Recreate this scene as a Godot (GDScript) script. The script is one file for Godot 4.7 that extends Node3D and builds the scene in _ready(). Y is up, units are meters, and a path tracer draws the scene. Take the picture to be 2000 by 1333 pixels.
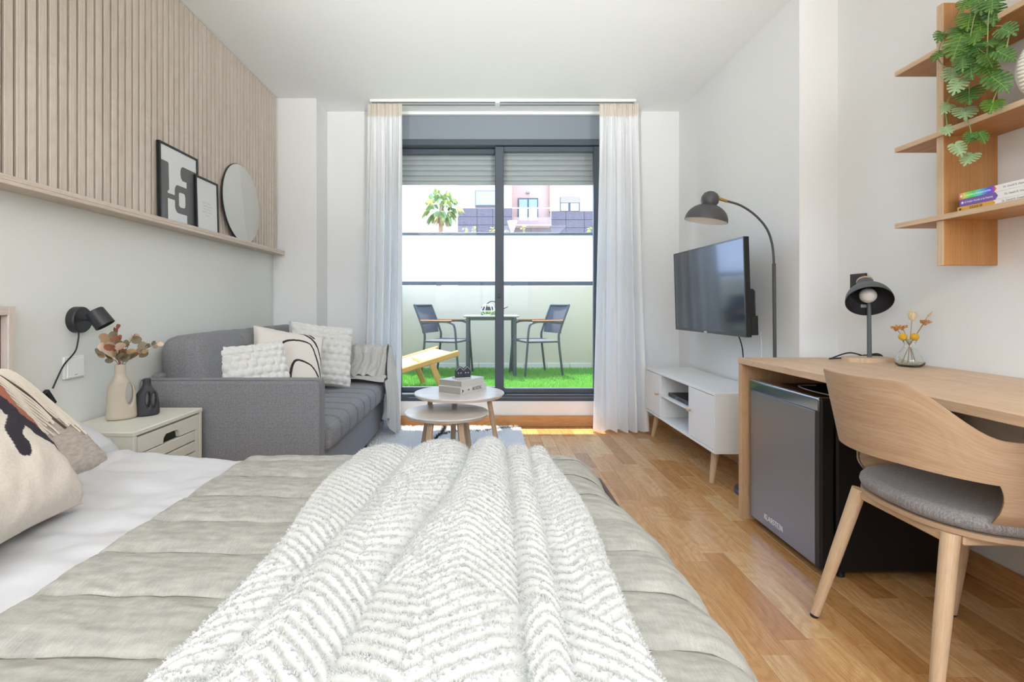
extends Node3D
# A bright studio flat: bed across the foreground, sofa and low tables by a balcony door, desk and shelves on the right.
# Units are metres. D(x, y, d) is a point d metres in front of the camera's station along the room.

var rng := RandomNumberGenerator.new()
var counts := {}
var MT := {}
var TX := {}
var none: Callable


class MB:
	var v := PackedVector3Array()
	var n := PackedVector3Array()
	var t := PackedVector2Array()
	var i := PackedInt32Array()

	func vert(p: Vector3, nn: Vector3, uv := Vector2.ZERO) -> int:
		v.append(p); n.append(nn); t.append(uv)
		return v.size() - 1

	func tri(a: int, b: int, c: int) -> void:
		i.append(a); i.append(b); i.append(c)

	func quad(a: Vector3, b: Vector3, c: Vector3, d: Vector3, uvs := []) -> void:
		var nn := (b - a).cross(d - a)
		if nn.length_squared() < 1e-16:
			nn = (c - b).cross(a - b)
		nn = nn.normalized()
		var u: Array = uvs if uvs.size() == 4 else [Vector2(0, 0), Vector2(1, 0), Vector2(1, 1), Vector2(0, 1)]
		var k := vert(a, nn, u[0]); vert(b, nn, u[1]); vert(c, nn, u[2]); vert(d, nn, u[3])
		tri(k, k + 1, k + 2); tri(k, k + 2, k + 3)

	func face3(a: Vector3, b: Vector3, c: Vector3) -> void:
		var nn := (b - a).cross(c - a).normalized()
		var k := vert(a, nn); vert(b, nn, Vector2(1, 0)); vert(c, nn, Vector2(0, 1))
		tri(k, k + 1, k + 2)

	# a box with chamfered edges; uv in metres, the grain runs along axis g
	func box(center: Vector3, size: Vector3, r := 0.003, g := 0, off := Vector2.ZERO, basis := Basis()) -> void:
		var h := size * 0.5
		r = minf(r, minf(h.x, minf(h.y, h.z)) * 0.9)
		var put := func(p: Vector3, nn: Vector3, fa: int) -> int:
			var q := 1 if g == 0 else 0
			var uv := Vector2.ZERO
			if fa != g:
				uv = Vector2(p[g], p[3 - g - fa])
			else:
				uv = Vector2(p[q] * 0.3, p[3 - g - q])
			return vert(center + basis * p, (basis * nn).normalized(), uv + off)
		for a in 3:
			var b := (a + 1) % 3
			var c := (a + 2) % 3
			for s in [-1.0, 1.0]:
				var nn := Vector3.ZERO
				nn[a] = s
				var ks := []
				for q in [[-1.0, -1.0], [1.0, -1.0], [1.0, 1.0], [-1.0, 1.0]]:
					var p := Vector3.ZERO
					p[a] = s * h[a]; p[b] = q[0] * (h[b] - r); p[c] = q[1] * (h[c] - r)
					ks.append(put.call(p, nn, a))
				tri(ks[0], ks[1], ks[2]); tri(ks[0], ks[2], ks[3])
			for sa in [-1.0, 1.0]:
				for sb in [-1.0, 1.0]:
					var nn := Vector3.ZERO
					nn[a] = sa; nn[b] = sb
					var ks := []
					for e in [[true, -1.0], [true, 1.0], [false, 1.0], [false, -1.0]]:
						var p := Vector3.ZERO
						p[c] = e[1] * (h[c] - r)
						p[a] = sa * (h[a] - (0.0 if e[0] else r)); p[b] = sb * (h[b] - (r if e[0] else 0.0))
						ks.append(put.call(p, nn, a))
					tri(ks[0], ks[1], ks[2]); tri(ks[0], ks[2], ks[3])
		for sx in [-1.0, 1.0]:
			for sy in [-1.0, 1.0]:
				for sz in [-1.0, 1.0]:
					var s := Vector3(sx, sy, sz)
					var ks := []
					for a in 3:
						var p := Vector3(sx * (h.x - r), sy * (h.y - r), sz * (h.z - r))
						p[a] = s[a] * h[a]
						ks.append(put.call(p, s, a))
					tri(ks[0], ks[1], ks[2])

	# smooth normals for the vertices from number k on, triangles from number f on
	func smooth(k: int, f: int) -> void:
		var acc := PackedVector3Array()
		acc.resize(v.size() - k)
		for j in range(f, i.size(), 3):
			var a := i[j]; var b := i[j + 1]; var c := i[j + 2]
			var nn := (v[b] - v[a]).cross(v[c] - v[a])
			acc[a - k] += nn; acc[b - k] += nn; acc[c - k] += nn
		for j in acc.size():
			n[k + j] = acc[j].normalized() if acc[j].length_squared() > 1e-20 else Vector3.UP

	# pos(a, b) with a, b in 0..1; a closes on itself when wrap is true
	func grid(na: int, nb: int, pos: Callable, wrap := false, uvs := Vector2.ONE) -> void:
		var k := v.size()
		var f := i.size()
		for b in nb + 1:
			for a in na + 1:
				var p := Vector2(float(a) / na, float(b) / nb)
				vert(pos.call(0.0 if wrap and a == na else p.x, p.y), Vector3.UP, p * uvs)
		for b in nb:
			for a in na:
				var q := k + b * (na + 1) + a
				tri(q, q + 1, q + na + 2); tri(q, q + na + 2, q + na + 1)
		smooth(k, f)
		if wrap:
			for b in nb + 1:
				var p := k + b * (na + 1)
				var m := (n[p] + n[p + na]).normalized()
				n[p] = m; n[p + na] = m

	func tube(path: Array, rad, sides := 8, caps := true) -> void:
		var k0 := v.size()
		var m := path.size()
		var up := Vector3.UP
		var first: Vector3 = (path[1] - path[0]).normalized()
		if absf(first.dot(up)) > 0.9:
			up = Vector3.RIGHT
		var side := first.cross(up).normalized()
		var run := 0.0
		for k in m:
			var dir: Vector3 = (path[mini(k + 1, m - 1)] - path[maxi(k - 1, 0)]).normalized()
			side = (side - dir * side.dot(dir)).normalized()
			var other := dir.cross(side)
			var r: float = rad[k] if rad is Array else rad
			if k > 0:
				run += (path[k] - path[k - 1]).length()
			for a in sides + 1:
				var w := TAU * a / sides
				var o := side * cos(w) + other * sin(w)
				vert(path[k] + o * r, o, Vector2(run, w * r))
		for k in m - 1:
			for a in sides:
				var q := k0 + k * (sides + 1) + a
				tri(q, q + 1, q + sides + 2); tri(q, q + sides + 2, q + sides + 1)
		if caps:
			for e in [0, m - 1]:
				var dir: Vector3 = (path[0] - path[1]).normalized() if e == 0 else (path[m - 1] - path[m - 2]).normalized()
				var c := vert(path[e], dir)
				for a in sides + 1:
					vert(v[k0 + e * (sides + 1) + a], dir)
				for a in sides:
					tri(c, c + 1 + a, c + 2 + a)

	# profile points (radius, height), turned round y, then placed
	func lathe(prof: Array, seg := 32, xf := Transform3D()) -> void:
		var k := v.size()
		var f := i.size()
		var run := 0.0
		for b in prof.size():
			if b > 0:
				run += (prof[b] - prof[b - 1]).length()
			for a in seg + 1:
				var w := TAU * (a % seg) / seg
				vert(xf * Vector3(prof[b].x * cos(w), prof[b].y, prof[b].x * sin(w)), Vector3.UP, Vector2(float(a) / seg * 0.4, run))
		for b in prof.size() - 1:
			for a in seg:
				var q := k + b * (seg + 1) + a
				if prof[b].x > 1e-6:
					tri(q, q + seg + 2, q + 1)
				if prof[b + 1].x > 1e-6:
					tri(q, q + seg + 1, q + seg + 2)
		smooth(k, f)
		for b in prof.size():
			var p := k + b * (seg + 1)
			var m := (n[p] + n[p + seg]).normalized()
			if prof[b].x < 1e-6:
				m = Vector3.ZERO
				for a in seg:
					m += n[p + a]
				m = m.normalized()
				for a in seg + 1:
					n[p + a] = m
			n[p] = m; n[p + seg] = m

	# lathe with hard edges between the listed profiles
	func lathes(list: Array, seg := 32, xf := Transform3D()) -> void:
		for p in list:
			lathe(p, seg, xf)

	func prism(poly: PackedVector2Array, z0: float, z1: float, xf := Transform3D(), uvs := 1.0) -> void:
		var ids := Geometry2D.triangulate_polygon(poly)
		for z in [z0, z1]:
			var nn: Vector3 = xf.basis * (Vector3.BACK if z == z1 else Vector3.FORWARD)
			var k := v.size()
			for p in poly:
				vert(xf * Vector3(p.x, p.y, z), nn.normalized(), p * uvs)
			for j in range(0, ids.size(), 3):
				tri(k + ids[j], k + ids[j + 1], k + ids[j + 2])
		var ccw := 0.0
		for j in poly.size():
			ccw += poly[j].cross(poly[(j + 1) % poly.size()])
		for j in poly.size():
			var a := poly[j]; var b := poly[(j + 1) % poly.size()]
			if ccw < 0:
				var s := a; a = b; b = s
			quad(xf * Vector3(a.x, a.y, z0), xf * Vector3(b.x, b.y, z0), xf * Vector3(b.x, b.y, z1), xf * Vector3(a.x, a.y, z1), [a * uvs, b * uvs, b * uvs + Vector2(0.01, 0), a * uvs + Vector2(0.01, 0)])

	# surface nets over a distance field
	func nets(lo: Vector3, hi: Vector3, cell: float, fun: Callable) -> void:
		var nx := int(ceil((hi.x - lo.x) / cell)) + 1
		var ny := int(ceil((hi.y - lo.y) / cell)) + 1
		var nz := int(ceil((hi.z - lo.z) / cell)) + 1
		var val := PackedFloat32Array()
		val.resize(nx * ny * nz)
		for z in nz:
			for y in ny:
				for x in nx:
					val[(z * ny + y) * nx + x] = fun.call(lo + Vector3(x, y, z) * cell)
		var at := {}
		var e := cell * 0.5
		for z in nz - 1:
			for y in ny - 1:
				for x in nx - 1:
					var base := (z * ny + y) * nx + x
					var mask := 0
					var c := []
					for q in 8:
						var w := val[base + (q & 1) + ((q >> 1) & 1) * nx + (q >> 2) * nx * ny]
						c.append(w)
						if w < 0.0:
							mask |= 1 << q
					if mask == 0 or mask == 255:
						continue
					var sum := Vector3.ZERO
					var cnt := 0
					for q in 8:
						for ax in 3:
							var q2: int = q | (1 << ax)
							if q2 == q or (c[q] < 0.0) == (c[q2] < 0.0):
								continue
							var s: float = c[q] / (c[q] - c[q2])
							var p := Vector3(q & 1, (q >> 1) & 1, q >> 2)
							p[ax] = s
							sum += p
							cnt += 1
					var pos := lo + (Vector3(x, y, z) + sum / cnt) * cell
					var g := Vector3(fun.call(pos + Vector3(e, 0, 0)) - fun.call(pos - Vector3(e, 0, 0)), fun.call(pos + Vector3(0, e, 0)) - fun.call(pos - Vector3(0, e, 0)), fun.call(pos + Vector3(0, 0, e)) - fun.call(pos - Vector3(0, 0, e)))
					at[base] = vert(pos, g.normalized(), Vector2(pos.x, pos.y))
		var st := [1, nx, nx * ny]
		for z in range(1, nz - 1):
			for y in range(1, ny - 1):
				for x in range(1, nx - 1):
					var b := (z * ny + y) * nx + x
					for ax in 3:
						if (val[b] < 0.0) == (val[b + st[ax]] < 0.0):
							continue
						var o1: int = st[(ax + 1) % 3]
						var o2: int = st[(ax + 2) % 3]
						if at.has(b) and at.has(b - o1) and at.has(b - o2) and at.has(b - o1 - o2):
							tri(at[b], at[b - o1], at[b - o1 - o2]); tri(at[b], at[b - o1 - o2], at[b - o2])

	func mesh() -> ArrayMesh:
		for j in range(0, i.size(), 3):
			var a := i[j]; var b := i[j + 1]; var c := i[j + 2]
			if (v[b] - v[a]).cross(v[c] - v[a]).dot(n[a] + n[b] + n[c]) > 0.0:
				i[j + 1] = c; i[j + 2] = b
		var arr := []
		arr.resize(Mesh.ARRAY_MAX)
		arr[Mesh.ARRAY_VERTEX] = v; arr[Mesh.ARRAY_NORMAL] = n; arr[Mesh.ARRAY_TEX_UV] = t; arr[Mesh.ARRAY_INDEX] = i
		var m := ArrayMesh.new()
		m.add_surface_from_arrays(Mesh.PRIMITIVE_TRIANGLES, arr)
		return m


func D(x: float, y: float, d: float) -> Vector3:
	return Vector3(x, y, -d)


func R(a: float, b: float) -> float:
	return rng.randf_range(a, b)


func numbered(called: String) -> String:
	counts[called] = counts.get(called, -1) + 1
	return called if counts[called] == 0 else "%s_%03d" % [called, counts[called]]


func tag(o: Node, label: String, category := "", group := "", kind := "") -> Node:
	o.set_meta("label", label)
	if category: o.set_meta("category", category)
	if group: o.set_meta("group", group)
	if kind: o.set_meta("kind", kind)
	return o


# an empty node at a thing's base; its parts are its children
func thing(called: String, label: String, category: String, at := Vector3.ZERO, group := "", turn := 0.0) -> Node3D:
	var o := Node3D.new()
	o.name = numbered(called)
	o.position = at
	o.rotation.y = turn
	add_child(o)
	tag(o, label, category, group)
	return o


func put(m, called: String, mat: Material, parent: Node = null, xf := Transform3D(), label := "") -> MeshInstance3D:
	var o := MeshInstance3D.new()
	o.mesh = m.mesh() if m is MB else m
	o.material_override = null
	for s in o.mesh.get_surface_count():
		o.set_surface_override_material(s, mat)
	o.transform = xf
	o.cast_shadow = GeometryInstance3D.SHADOW_CASTING_SETTING_ON
	o.name = called if parent else numbered(called)
	(parent if parent else self).add_child(o, true)
	if label: o.set_meta("label", label)
	return o


func struct(m, called: String, mat: Material, label := "") -> MeshInstance3D:
	var o := put(m, called, mat)
	o.set_meta("kind", "structure")
	if label: o.set_meta("label", label)
	return o


func bx(center: Vector3, size: Vector3, r := 0.003, g := 0, off := Vector2.ZERO, basis := Basis()) -> MB:
	var m := MB.new()
	m.box(center, size, r, g, off, basis)
	return m


# box between two corners given as x0 x1 y0 y1 d0 d1
func span(x0: float, x1: float, y0: float, y1: float, d0: float, d1: float, r := 0.003, g := 0, off := Vector2.ZERO) -> MB:
	return bx(Vector3((x0 + x1) / 2, (y0 + y1) / 2, -(d0 + d1) / 2), Vector3(absf(x1 - x0), absf(y1 - y0), absf(d1 - d0)), r, g, off)


func tb(path: Array, rad, sides := 8, caps := true) -> MB:
	var m := MB.new()
	m.tube(path, rad, sides, caps)
	return m


# a smooth path through the given points
func curve(pts: Array, per := 6) -> Array:
	var out := []
	for k in pts.size() - 1:
		var p0: Vector3 = pts[maxi(k - 1, 0)]
		var p1: Vector3 = pts[k]
		var p2: Vector3 = pts[k + 1]
		var p3: Vector3 = pts[mini(k + 2, pts.size() - 1)]
		for j in per:
			out.append(p1.cubic_interpolate(p2, p0, p3, float(j) / per))
	out.append(pts[-1])
	return out


func mt(called: String, hex: String, rough := 0.8, opt := {}) -> StandardMaterial3D:
	var m := StandardMaterial3D.new()
	m.resource_name = called
	m.albedo_color = Color(hex)
	m.roughness = rough
	for k in opt:
		match k:
			"tex":
				m.albedo_texture = TX[opt[k]]
			"scale":
				m.uv1_scale = opt[k]
			"bump":
				m.heightmap_enabled = true
				m.heightmap_texture = TX[opt[k][0]]
				m.heightmap_scale = opt[k][1]
			"alpha":
				m.transparency = BaseMaterial3D.TRANSPARENCY_ALPHA
				m.albedo_color.a = opt[k]
			"back":
				m.backlight_enabled = true
				m.backlight = Color(opt[k])
			"sheen":
				m.rim_enabled = true
				m.rim = opt[k]
				m.rim_tint = 0.6
			"tri":
				m.uv1_triplanar = true
				m.uv1_scale = Vector3.ONE * opt[k]
			"coat":
				m.clearcoat_enabled = true
				m.clearcoat = opt[k]
				m.clearcoat_roughness = 0.12
			"metal":
				m.metallic = opt[k]
			"spec":
				m.metallic_specular = opt[k]
			"emit":
				m.emission_enabled = true
				m.emission = Color(hex)
				m.emission_energy_multiplier = opt[k]
	MT[called] = m
	return m


# ---------- textures: what surfaces are made of ----------

func grey(seed_: int, w: int, h: int, freq: float, to_w: int, to_h: int, oct := 3) -> PackedByteArray:
	var f := FastNoiseLite.new()
	f.seed = seed_
	f.noise_type = FastNoiseLite.TYPE_SIMPLEX_SMOOTH
	f.frequency = freq
	f.fractal_octaves = oct
	var im := f.get_seamless_image(w, h)
	im.convert(Image.FORMAT_L8)
	im.resize(to_w, to_h, Image.INTERPOLATE_CUBIC)
	return im.get_data()


# wood: u runs along the grain
func wood_tex(called: String, light: String, dark: String, seed_: int, contrast := 1.0, flame := 0.5) -> void:
	var w := 512
	var h := 512
	var fine := grey(seed_, 24, 512, 0.12, w, h, 4)
	var broad := grey(seed_ + 1, 24, 96, 0.05, w, h, 2)
	var warp := grey(seed_ + 2, 96, 96, 0.02, w, h, 2)
	var pore := grey(seed_ + 3, 64, 512, 0.35, w, h, 2)
	var a := Color(light)
	var b := Color(dark)
	var out := PackedByteArray()
	out.resize(w * h * 3)
	for y in h:
		for x in w:
			var k := y * w + x
			var ring := 0.5 + 0.5 * sin(TAU * (float(y) / h * 7.0 + warp[k] / 255.0 * 5.0))
			var g := fine[k] / 255.0 * 0.5 + broad[k] / 255.0 * 0.3 + ring * ring * 0.35 * flame
			if pore[k] < 92:
				g += 0.22
			g = clampf((g - 0.42) * 1.6 * contrast + 0.4, 0.0, 1.0)
			out[k * 3] = int(lerpf(a.r8, b.r8, g)); out[k * 3 + 1] = int(lerpf(a.g8, b.g8, g)); out[k * 3 + 2] = int(lerpf(a.b8, b.b8, g))
	TX[called] = ImageTexture.create_from_image(Image.create_from_data(w, h, false, Image.FORMAT_RGB8, out))


# a woven cloth in greys around white, for tinting and for relief
func weave_tex(called: String, seed_: int, depth: float, heather: float, n := 256) -> void:
	var r := RandomNumberGenerator.new()
	r.seed = seed_
	var slow := grey(seed_, 128, 128, 0.2, n, n, 3)
	var warp := []
	var weft := []
	for k in n:
		warp.append(r.randf()); weft.append(r.randf())
	var out := PackedByteArray()
	out.resize(n * n)
	for y in n:
		for x in n:
			var over := ((x >> 1) + (y >> 1)) & 1
			var g: float = 1.0 - depth * (0.5 * (1 - over) + 0.3 * (warp[x] if over else weft[y])) - heather * r.randf() - heather * 0.8 * (1.0 - slow[y * n + x] / 255.0)
			out[y * n + x] = int(clampf(g, 0.0, 1.0) * 255.0)
	TX[called] = ImageTexture.create_from_image(Image.create_from_data(n, n, false, Image.FORMAT_L8, out))


# crinkled linen
func linen_tex(called: String, seed_: int, amount: float) -> void:
	var n := 512
	var a := grey(seed_, 96, 256, 0.06, n, n, 4)
	var b := grey(seed_ + 5, 512, 512, 0.3, n, n, 2)
	var c := grey(seed_ + 7, 512, 64, 0.2, n, n, 2)
	var out := PackedByteArray()
	out.resize(n * n)
	for k in n * n:
		out[k] = int(clampf(1.0 - amount * (0.9 - (a[k] * 0.5 + b[k] * 0.25 + c[k] * 0.25) / 255.0 * 0.9) * 1.6, 0.0, 1.0) * 255.0)
	TX[called] = ImageTexture.create_from_image(Image.create_from_data(n, n, false, Image.FORMAT_L8, out))


func mottle_tex(called: String, seed_: int, lo: float, hi: float, freq: float, n := 256) -> void:
	var a := grey(seed_, n, n, freq, n, n, 4)
	for k in a.size():
		a[k] = int(lerpf(lo, hi, a[k] / 255.0) * 255.0)
	TX[called] = ImageTexture.create_from_image(Image.create_from_data(n, n, false, Image.FORMAT_L8, a))


const FILL_PANEL := 5.8  # energy of the added fill panels
const FILL_UPLIGHT := 21.0  # energy of the added fill uplighters


func _ready() -> void:
	rng.seed = 71
	camera_and_light()
	textures()
	materials()
	room()
	balcony_door()
	terrace()
	beyond()
	slat_wall()
	bed()
	bedding()
	bedside()
	sofa()
	rug_and_tables()
	curtains()
	television()
	desk_corner()
	office_chair()
	wall_shelves()


func camera_and_light() -> void:
	var cam := Camera3D.new()
	cam.name = "camera"
	cam.projection = Camera3D.PROJECTION_FRUSTUM
	cam.near = 0.05
	cam.far = 300.0
	cam.size = 0.05 * 1333.0 / 1010.0
	cam.frustum_offset = Vector2(0.05 * 55.0 / 1010.0, -0.05 * 68.5 / 1010.0)
	cam.position = Vector3(0, 0.955, 0)
	cam.current = true
	add_child(cam)

	var env := Environment.new()
	env.background_mode = Environment.BG_SKY
	var sky := Sky.new()
	var air := ProceduralSkyMaterial.new()
	air.sky_top_color = Color(0.60, 0.75, 0.95)
	air.sky_horizon_color = Color(0.90, 0.95, 1.0)
	air.ground_bottom_color = Color(0.55, 0.52, 0.48)
	air.ground_horizon_color = Color(0.75, 0.74, 0.72)
	air.sky_energy_multiplier = 1.0
	air.energy_multiplier = 6.0
	air.sun_angle_max = 1.0
	sky.sky_material = air
	env.sky = sky
	env.tonemap_mode = Environment.TONE_MAPPER_LINEAR
	env.tonemap_exposure = 1.06
	env.sdfgi_enabled = true
	env.ssao_enabled = true
	env.ssil_enabled = true
	var we := WorldEnvironment.new()
	we.name = "world"
	we.environment = env
	add_child(we)

	# the sun stands high over the street, in front of the balcony
	var sun := DirectionalLight3D.new()
	sun.name = "sun"
	sun.light_energy = 3.6
	sun.light_color = Color(1.0, 0.96, 0.88)
	sun.light_angular_distance = 0.6
	sun.shadow_enabled = true
	add_child(sun)
	sun.look_at_from_position(Vector3(-0.5, 8.0, -3.28), Vector3.ZERO)

	# added fill panels behind the camera, to brighten the room
	for x in [-0.75, 0.95]:
		var lamp := thing("added_fill_panel", "added square white fill panel behind the camera", "ceiling light", Vector3(x, 2.47, 1.9), "added fill panels behind the camera")
		put(bx(Vector3(0, 0.012, 0), Vector3(1.24, 0.034, 1.24), 0.004), "housing", mt("fill_panel_housing", "f2f2f0", 0.5), lamp)
		put(bx(Vector3(0, -0.008, 0), Vector3(1.2, 0.006, 1.2), 0.001), "diffuser", mt("fill_panel_diffuser", "ffffff", 0.5, {"emit": 1.5}), lamp)
		var l := AreaLight3D.new()
		l.name = "fill_panel_glow"
		l.area_size = Vector2(1.2, 1.2)
		l.area_normalize_energy = true
		l.light_energy = FILL_PANEL
		l.light_color = Color(0.95, 0.975, 1.0)
		l.area_range = 12.0
		l.shadow_enabled = true
		l.position = Vector3(0, -0.016, 0)
		l.rotation_degrees.x = -90
		lamp.add_child(l)
	# two added fill spots behind the camera brighten the ceiling
	for sx in [-1.0, 1.0]:
		var at := Vector3(1.25 * sx, 0.0, 2.3)
		var up := thing("added_fill_uplighter", "added black fill uplighter behind the camera, on the %s side" % ("bed" if sx < 0 else "desk"), "floor lamp", at, "added fill uplighters behind the camera")
		var aim := (Vector3(0.1, 2.5, -1.9) - (at + Vector3(0, 0.5, 0))).normalized()
		var side := aim.cross(Vector3.UP).normalized()
		var xf := Transform3D(Basis(side, aim, side.cross(aim)), Vector3(0, 0.5, 0))
		var can := MB.new()
		can.lathes([[Vector2(0, -0.16), Vector2(0.08, -0.16)], [Vector2(0.08, -0.16), Vector2(0.1, 0.0)], [Vector2(0.1, 0.0), Vector2(0.09, 0.0)], [Vector2(0.09, 0.0), Vector2(0.085, -0.04)]], 32, xf)
		put(can, "fill_lamp_can", mt("fill_uplighter_black", "2b2b2d", 0.45), up)
		var lens := MB.new()
		lens.lathe([Vector2(0, -0.03), Vector2(0.086, -0.03)], 32, xf)
		put(lens, "fill_lamp_lens", mt("fill_lamp_lens", "ffffff", 0.4, {"emit": 2.0}), up)
		put(tb([Vector3(0, 0.012, 0), Vector3(0, 0.5, 0) - aim * 0.15], 0.012, 12), "stem", MT.fill_uplighter_black, up)
		var foot := MB.new()
		foot.lathes([[Vector2(0, 0), Vector2(0.13, 0)], [Vector2(0.13, 0), Vector2(0.13, 0.014)], [Vector2(0.13, 0.014), Vector2(0, 0.016)]], 32)
		put(foot, "foot", MT.fill_uplighter_black, up)
		var beam := SpotLight3D.new()
		beam.name = "fill_uplighter_beam"
		beam.light_energy = FILL_UPLIGHT
		beam.light_color = Color(0.95, 0.975, 1.0)
		beam.spot_angle = 19.0
		beam.spot_angle_attenuation = 1.0
		beam.light_size = 0.08
		beam.spot_range = 14.0
		beam.spot_attenuation = 2.0
		beam.shadow_enabled = true
		up.add_child(beam)
		beam.look_at_from_position(at + Vector3(0, 0.5, 0) + aim * 0.02, Vector3(0.1, 2.5, -1.9))


func textures() -> void:
	wood_tex("oak_floor", "e2c49a", "be9466", 11, 0.8, 0.55)
	wood_tex("oak_pale", "dfcfba", "c4ab90", 23, 0.75, 0.35)
	wood_tex("bamboo", "cfa470", "a67a4c", 37, 0.7, 0.05)
	wood_tex("birch", "f0e9e0", "dccfc2", 43, 0.7, 0.3)  # pale oak, whitened further for the window glare on the tabletops
	wood_tex("ash_white", "e4dcd2", "cbbfb1", 41, 0.8, 0.45)
	weave_tex("weave", 5, 0.26, 0.2)
	weave_tex("knit", 6, 0.16, 0.08)
	linen_tex("linen", 9, 0.22)
	mottle_tex("plaster", 13, 0.0, 1.0, 0.02)
	mottle_tex("mottle", 15, 0.72, 1.0, 0.05)
	mottle_tex("turf", 17, 0.45, 1.0, 0.25)
	mottle_tex("grain", 19, 0.6, 1.0, 0.4)
	print_textures()


func materials() -> void:
	mt("wall_white", "f0f0ee", 0.85)
	mt("wall_sage", "e9eae4", 0.85)
	mt("ceiling_white", "f5f6f4", 0.9)
	mt("slate", "4b545e", 0.45, {"spec": 0.5})
	mt("slate_lightened", "868f96", 0.5)  # shutter box slate, lightened for the light that falls on it
	mt("shutter", "a8b0b0", 0.55)
	mt("pane", "eef6f2", 0.0, {"alpha": 0.03, "spec": 0.24})
	mt("white_paint", "f0f0ee", 0.45)
	mt("white_plastic", "f2f2f1", 0.35)
	mt("black_metal", "2b2b2d", 0.45, {"spec": 0.5})
	mt("black_plastic", "17171a", 0.4)
	mt("dark_metal", "4a5058", 0.5)
	mt("chrome", "c9cdd2", 0.15, {"metal": 1.0})
	mt("brass", "c8a35c", 0.3, {"metal": 1.0})
	mt("oak_board", "fff3e4", 0.5, {"tex": "oak_pale", "scale": Vector3(0.9, 2.4, 1)})
	mt("oak_desk", "fff1e2", 0.5, {"tex": "oak_pale", "scale": Vector3(0.7, 1.6, 1)})
	mt("oak_skirting", "f4dcc0", 0.45, {"tex": "oak_floor", "scale": Vector3(0.8, 3.0, 1)})
	mt("ply", "faeee2", 0.5, {"tex": "oak_pale", "scale": Vector3(0.8, 2.2, 1)})
	mt("beech_leg", "fdf0dc", 0.45, {"tex": "oak_pale", "scale": Vector3(0.9, 5.0, 1)})
	mt("bamboo_face", "ffeedd", 0.5, {"tex": "bamboo", "scale": Vector3(0.5, 3.5, 1)})
	mt("ash_slat", "fffcfa", 0.7, {"tex": "ash_white", "scale": Vector3(0.6, 2.2, 1)})
	mt("ash_ledge", "fff8f4", 0.6, {"tex": "ash_white", "scale": Vector3(0.8, 4.0, 1)})
	mt("groove_brown", "5e4e41", 0.85)
	mt("sofa_grey", "bcbbbe", 0.95, {"tex": "weave", "scale": Vector3(4.5, 4.5, 1), "bump": ["weave", 0.04], "sheen": 0.25})


func room() -> void:
	var w: Material = MT.wall_white
	struct(span(-1.7, 1.9, -0.15, -0.012, -2.7, 4.4, 0.0), "floor", mt("screed", "b08a5c", 0.9), "oak parquet floor of short staggered strips")
	planks(get_node("floor"))
	struct(span(-1.7, 1.9, 2.5, 2.68, -2.7, 4.4, 0.0), "ceiling", MT.ceiling_white, "plain white ceiling")
	struct(span(-1.7, -1.567, -0.012, 2.5, -2.7, 4.4, 0.0), "wall_left", MT.wall_sage, "pale sage wall behind bed and sofa")
	struct(span(1.74, 1.9, -0.012, 2.5, -2.7, 2.54, 0.0), "wall_right", w, "white wall behind the desk")
	struct(span(1.55, 1.9, -0.012, 2.5, 2.54, 4.4, 0.0), "wall_jog", w, "white wall behind the television, standing proud of the desk wall")
	var rear := MB.new()
	for s in [[-1.7, -1.1, -0.012, 2.5], [1.0, 1.9, -0.012, 2.5], [-1.1, 1.0, -0.012, 0.8], [-1.1, 1.0, 2.3, 2.5]]:
		join(rear, span(s[0], s[1], s[2], s[3], -2.82, -2.7, 0.0))
	struct(rear, "wall_rear", w, "white wall around the added fill window behind the camera")
	added_rear_window()
	struct(span(-1.567, -1.243, -0.012, 2.5, 3.84, 4.106, 0.002), "wall_pillar", w, "white pillar in the corner beside the curtain")
	var b := MB.new()
	for s in [[-1.567, -0.77, -0.012, 2.5], [1.0, 1.55, -0.012, 2.5], [-0.77, 1.0, -0.012, 0.197], [-0.77, 1.0, 2.478, 2.5]]:
		join(b, span(s[0], s[1], s[2], s[3], 4.106, 4.4, 0.0))
	struct(b, "wall_back", w, "white wall around the balcony door")
	var sk: Material = MT.oak_skirting
	struct(span(-1.243, 1.55, 0.0, 0.085, 4.09, 4.106, 0.003, 0), "baseboard_back", sk, "oak skirting board under the balcony door")
	struct(span(1.534, 1.55, 0.0, 0.085, 2.54, 4.09, 0.003, 2), "baseboard_television_wall", sk)
	struct(span(1.55, 1.724, 0.0, 0.085, 2.524, 2.54, 0.003, 0), "baseboard_jog", sk)
	struct(span(1.724, 1.74, 0.0, 0.085, -2.7, 2.54, 0.003, 2, Vector2(0.3, 0.1)), "baseboard_right", sk, "oak skirting board along the desk wall")
	struct(span(-1.567, -1.551, 0.0, 0.085, -2.7, 3.84, 0.003, 2), "baseboard_left", sk)


func join(a: MB, c: MB) -> void:
	var k := a.v.size()
	a.v.append_array(c.v); a.n.append_array(c.n); a.t.append_array(c.t)
	for q in c.i:
		a.i.append(q + k)


# added window behind the camera, letting in sky light to fill the room
func added_rear_window() -> void:
	var o := Node3D.new()
	o.name = "added_window_2"
	add_child(o)
	tag(o, "added fill window behind the camera", "", "", "structure")
	for q in [[-1.1, 1.0, 0.8, 0.85], [-1.1, 1.0, 2.25, 2.3], [-1.1, -1.05, 0.85, 2.25], [0.95, 1.0, 0.85, 2.25], [-0.075, -0.025, 0.85, 2.25]]:
		put(span(q[0], q[1], q[2], q[3], -2.79, -2.73, 0.003), "frame_bar", MT.slate, o)
	var m := MB.new()
	m.quad(D(-1.05, 0.85, -2.76), D(0.95, 0.85, -2.76), D(0.95, 2.25, -2.76), D(-1.05, 2.25, -2.76))
	put(m, "glass_pane", MT.pane, o)


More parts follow.
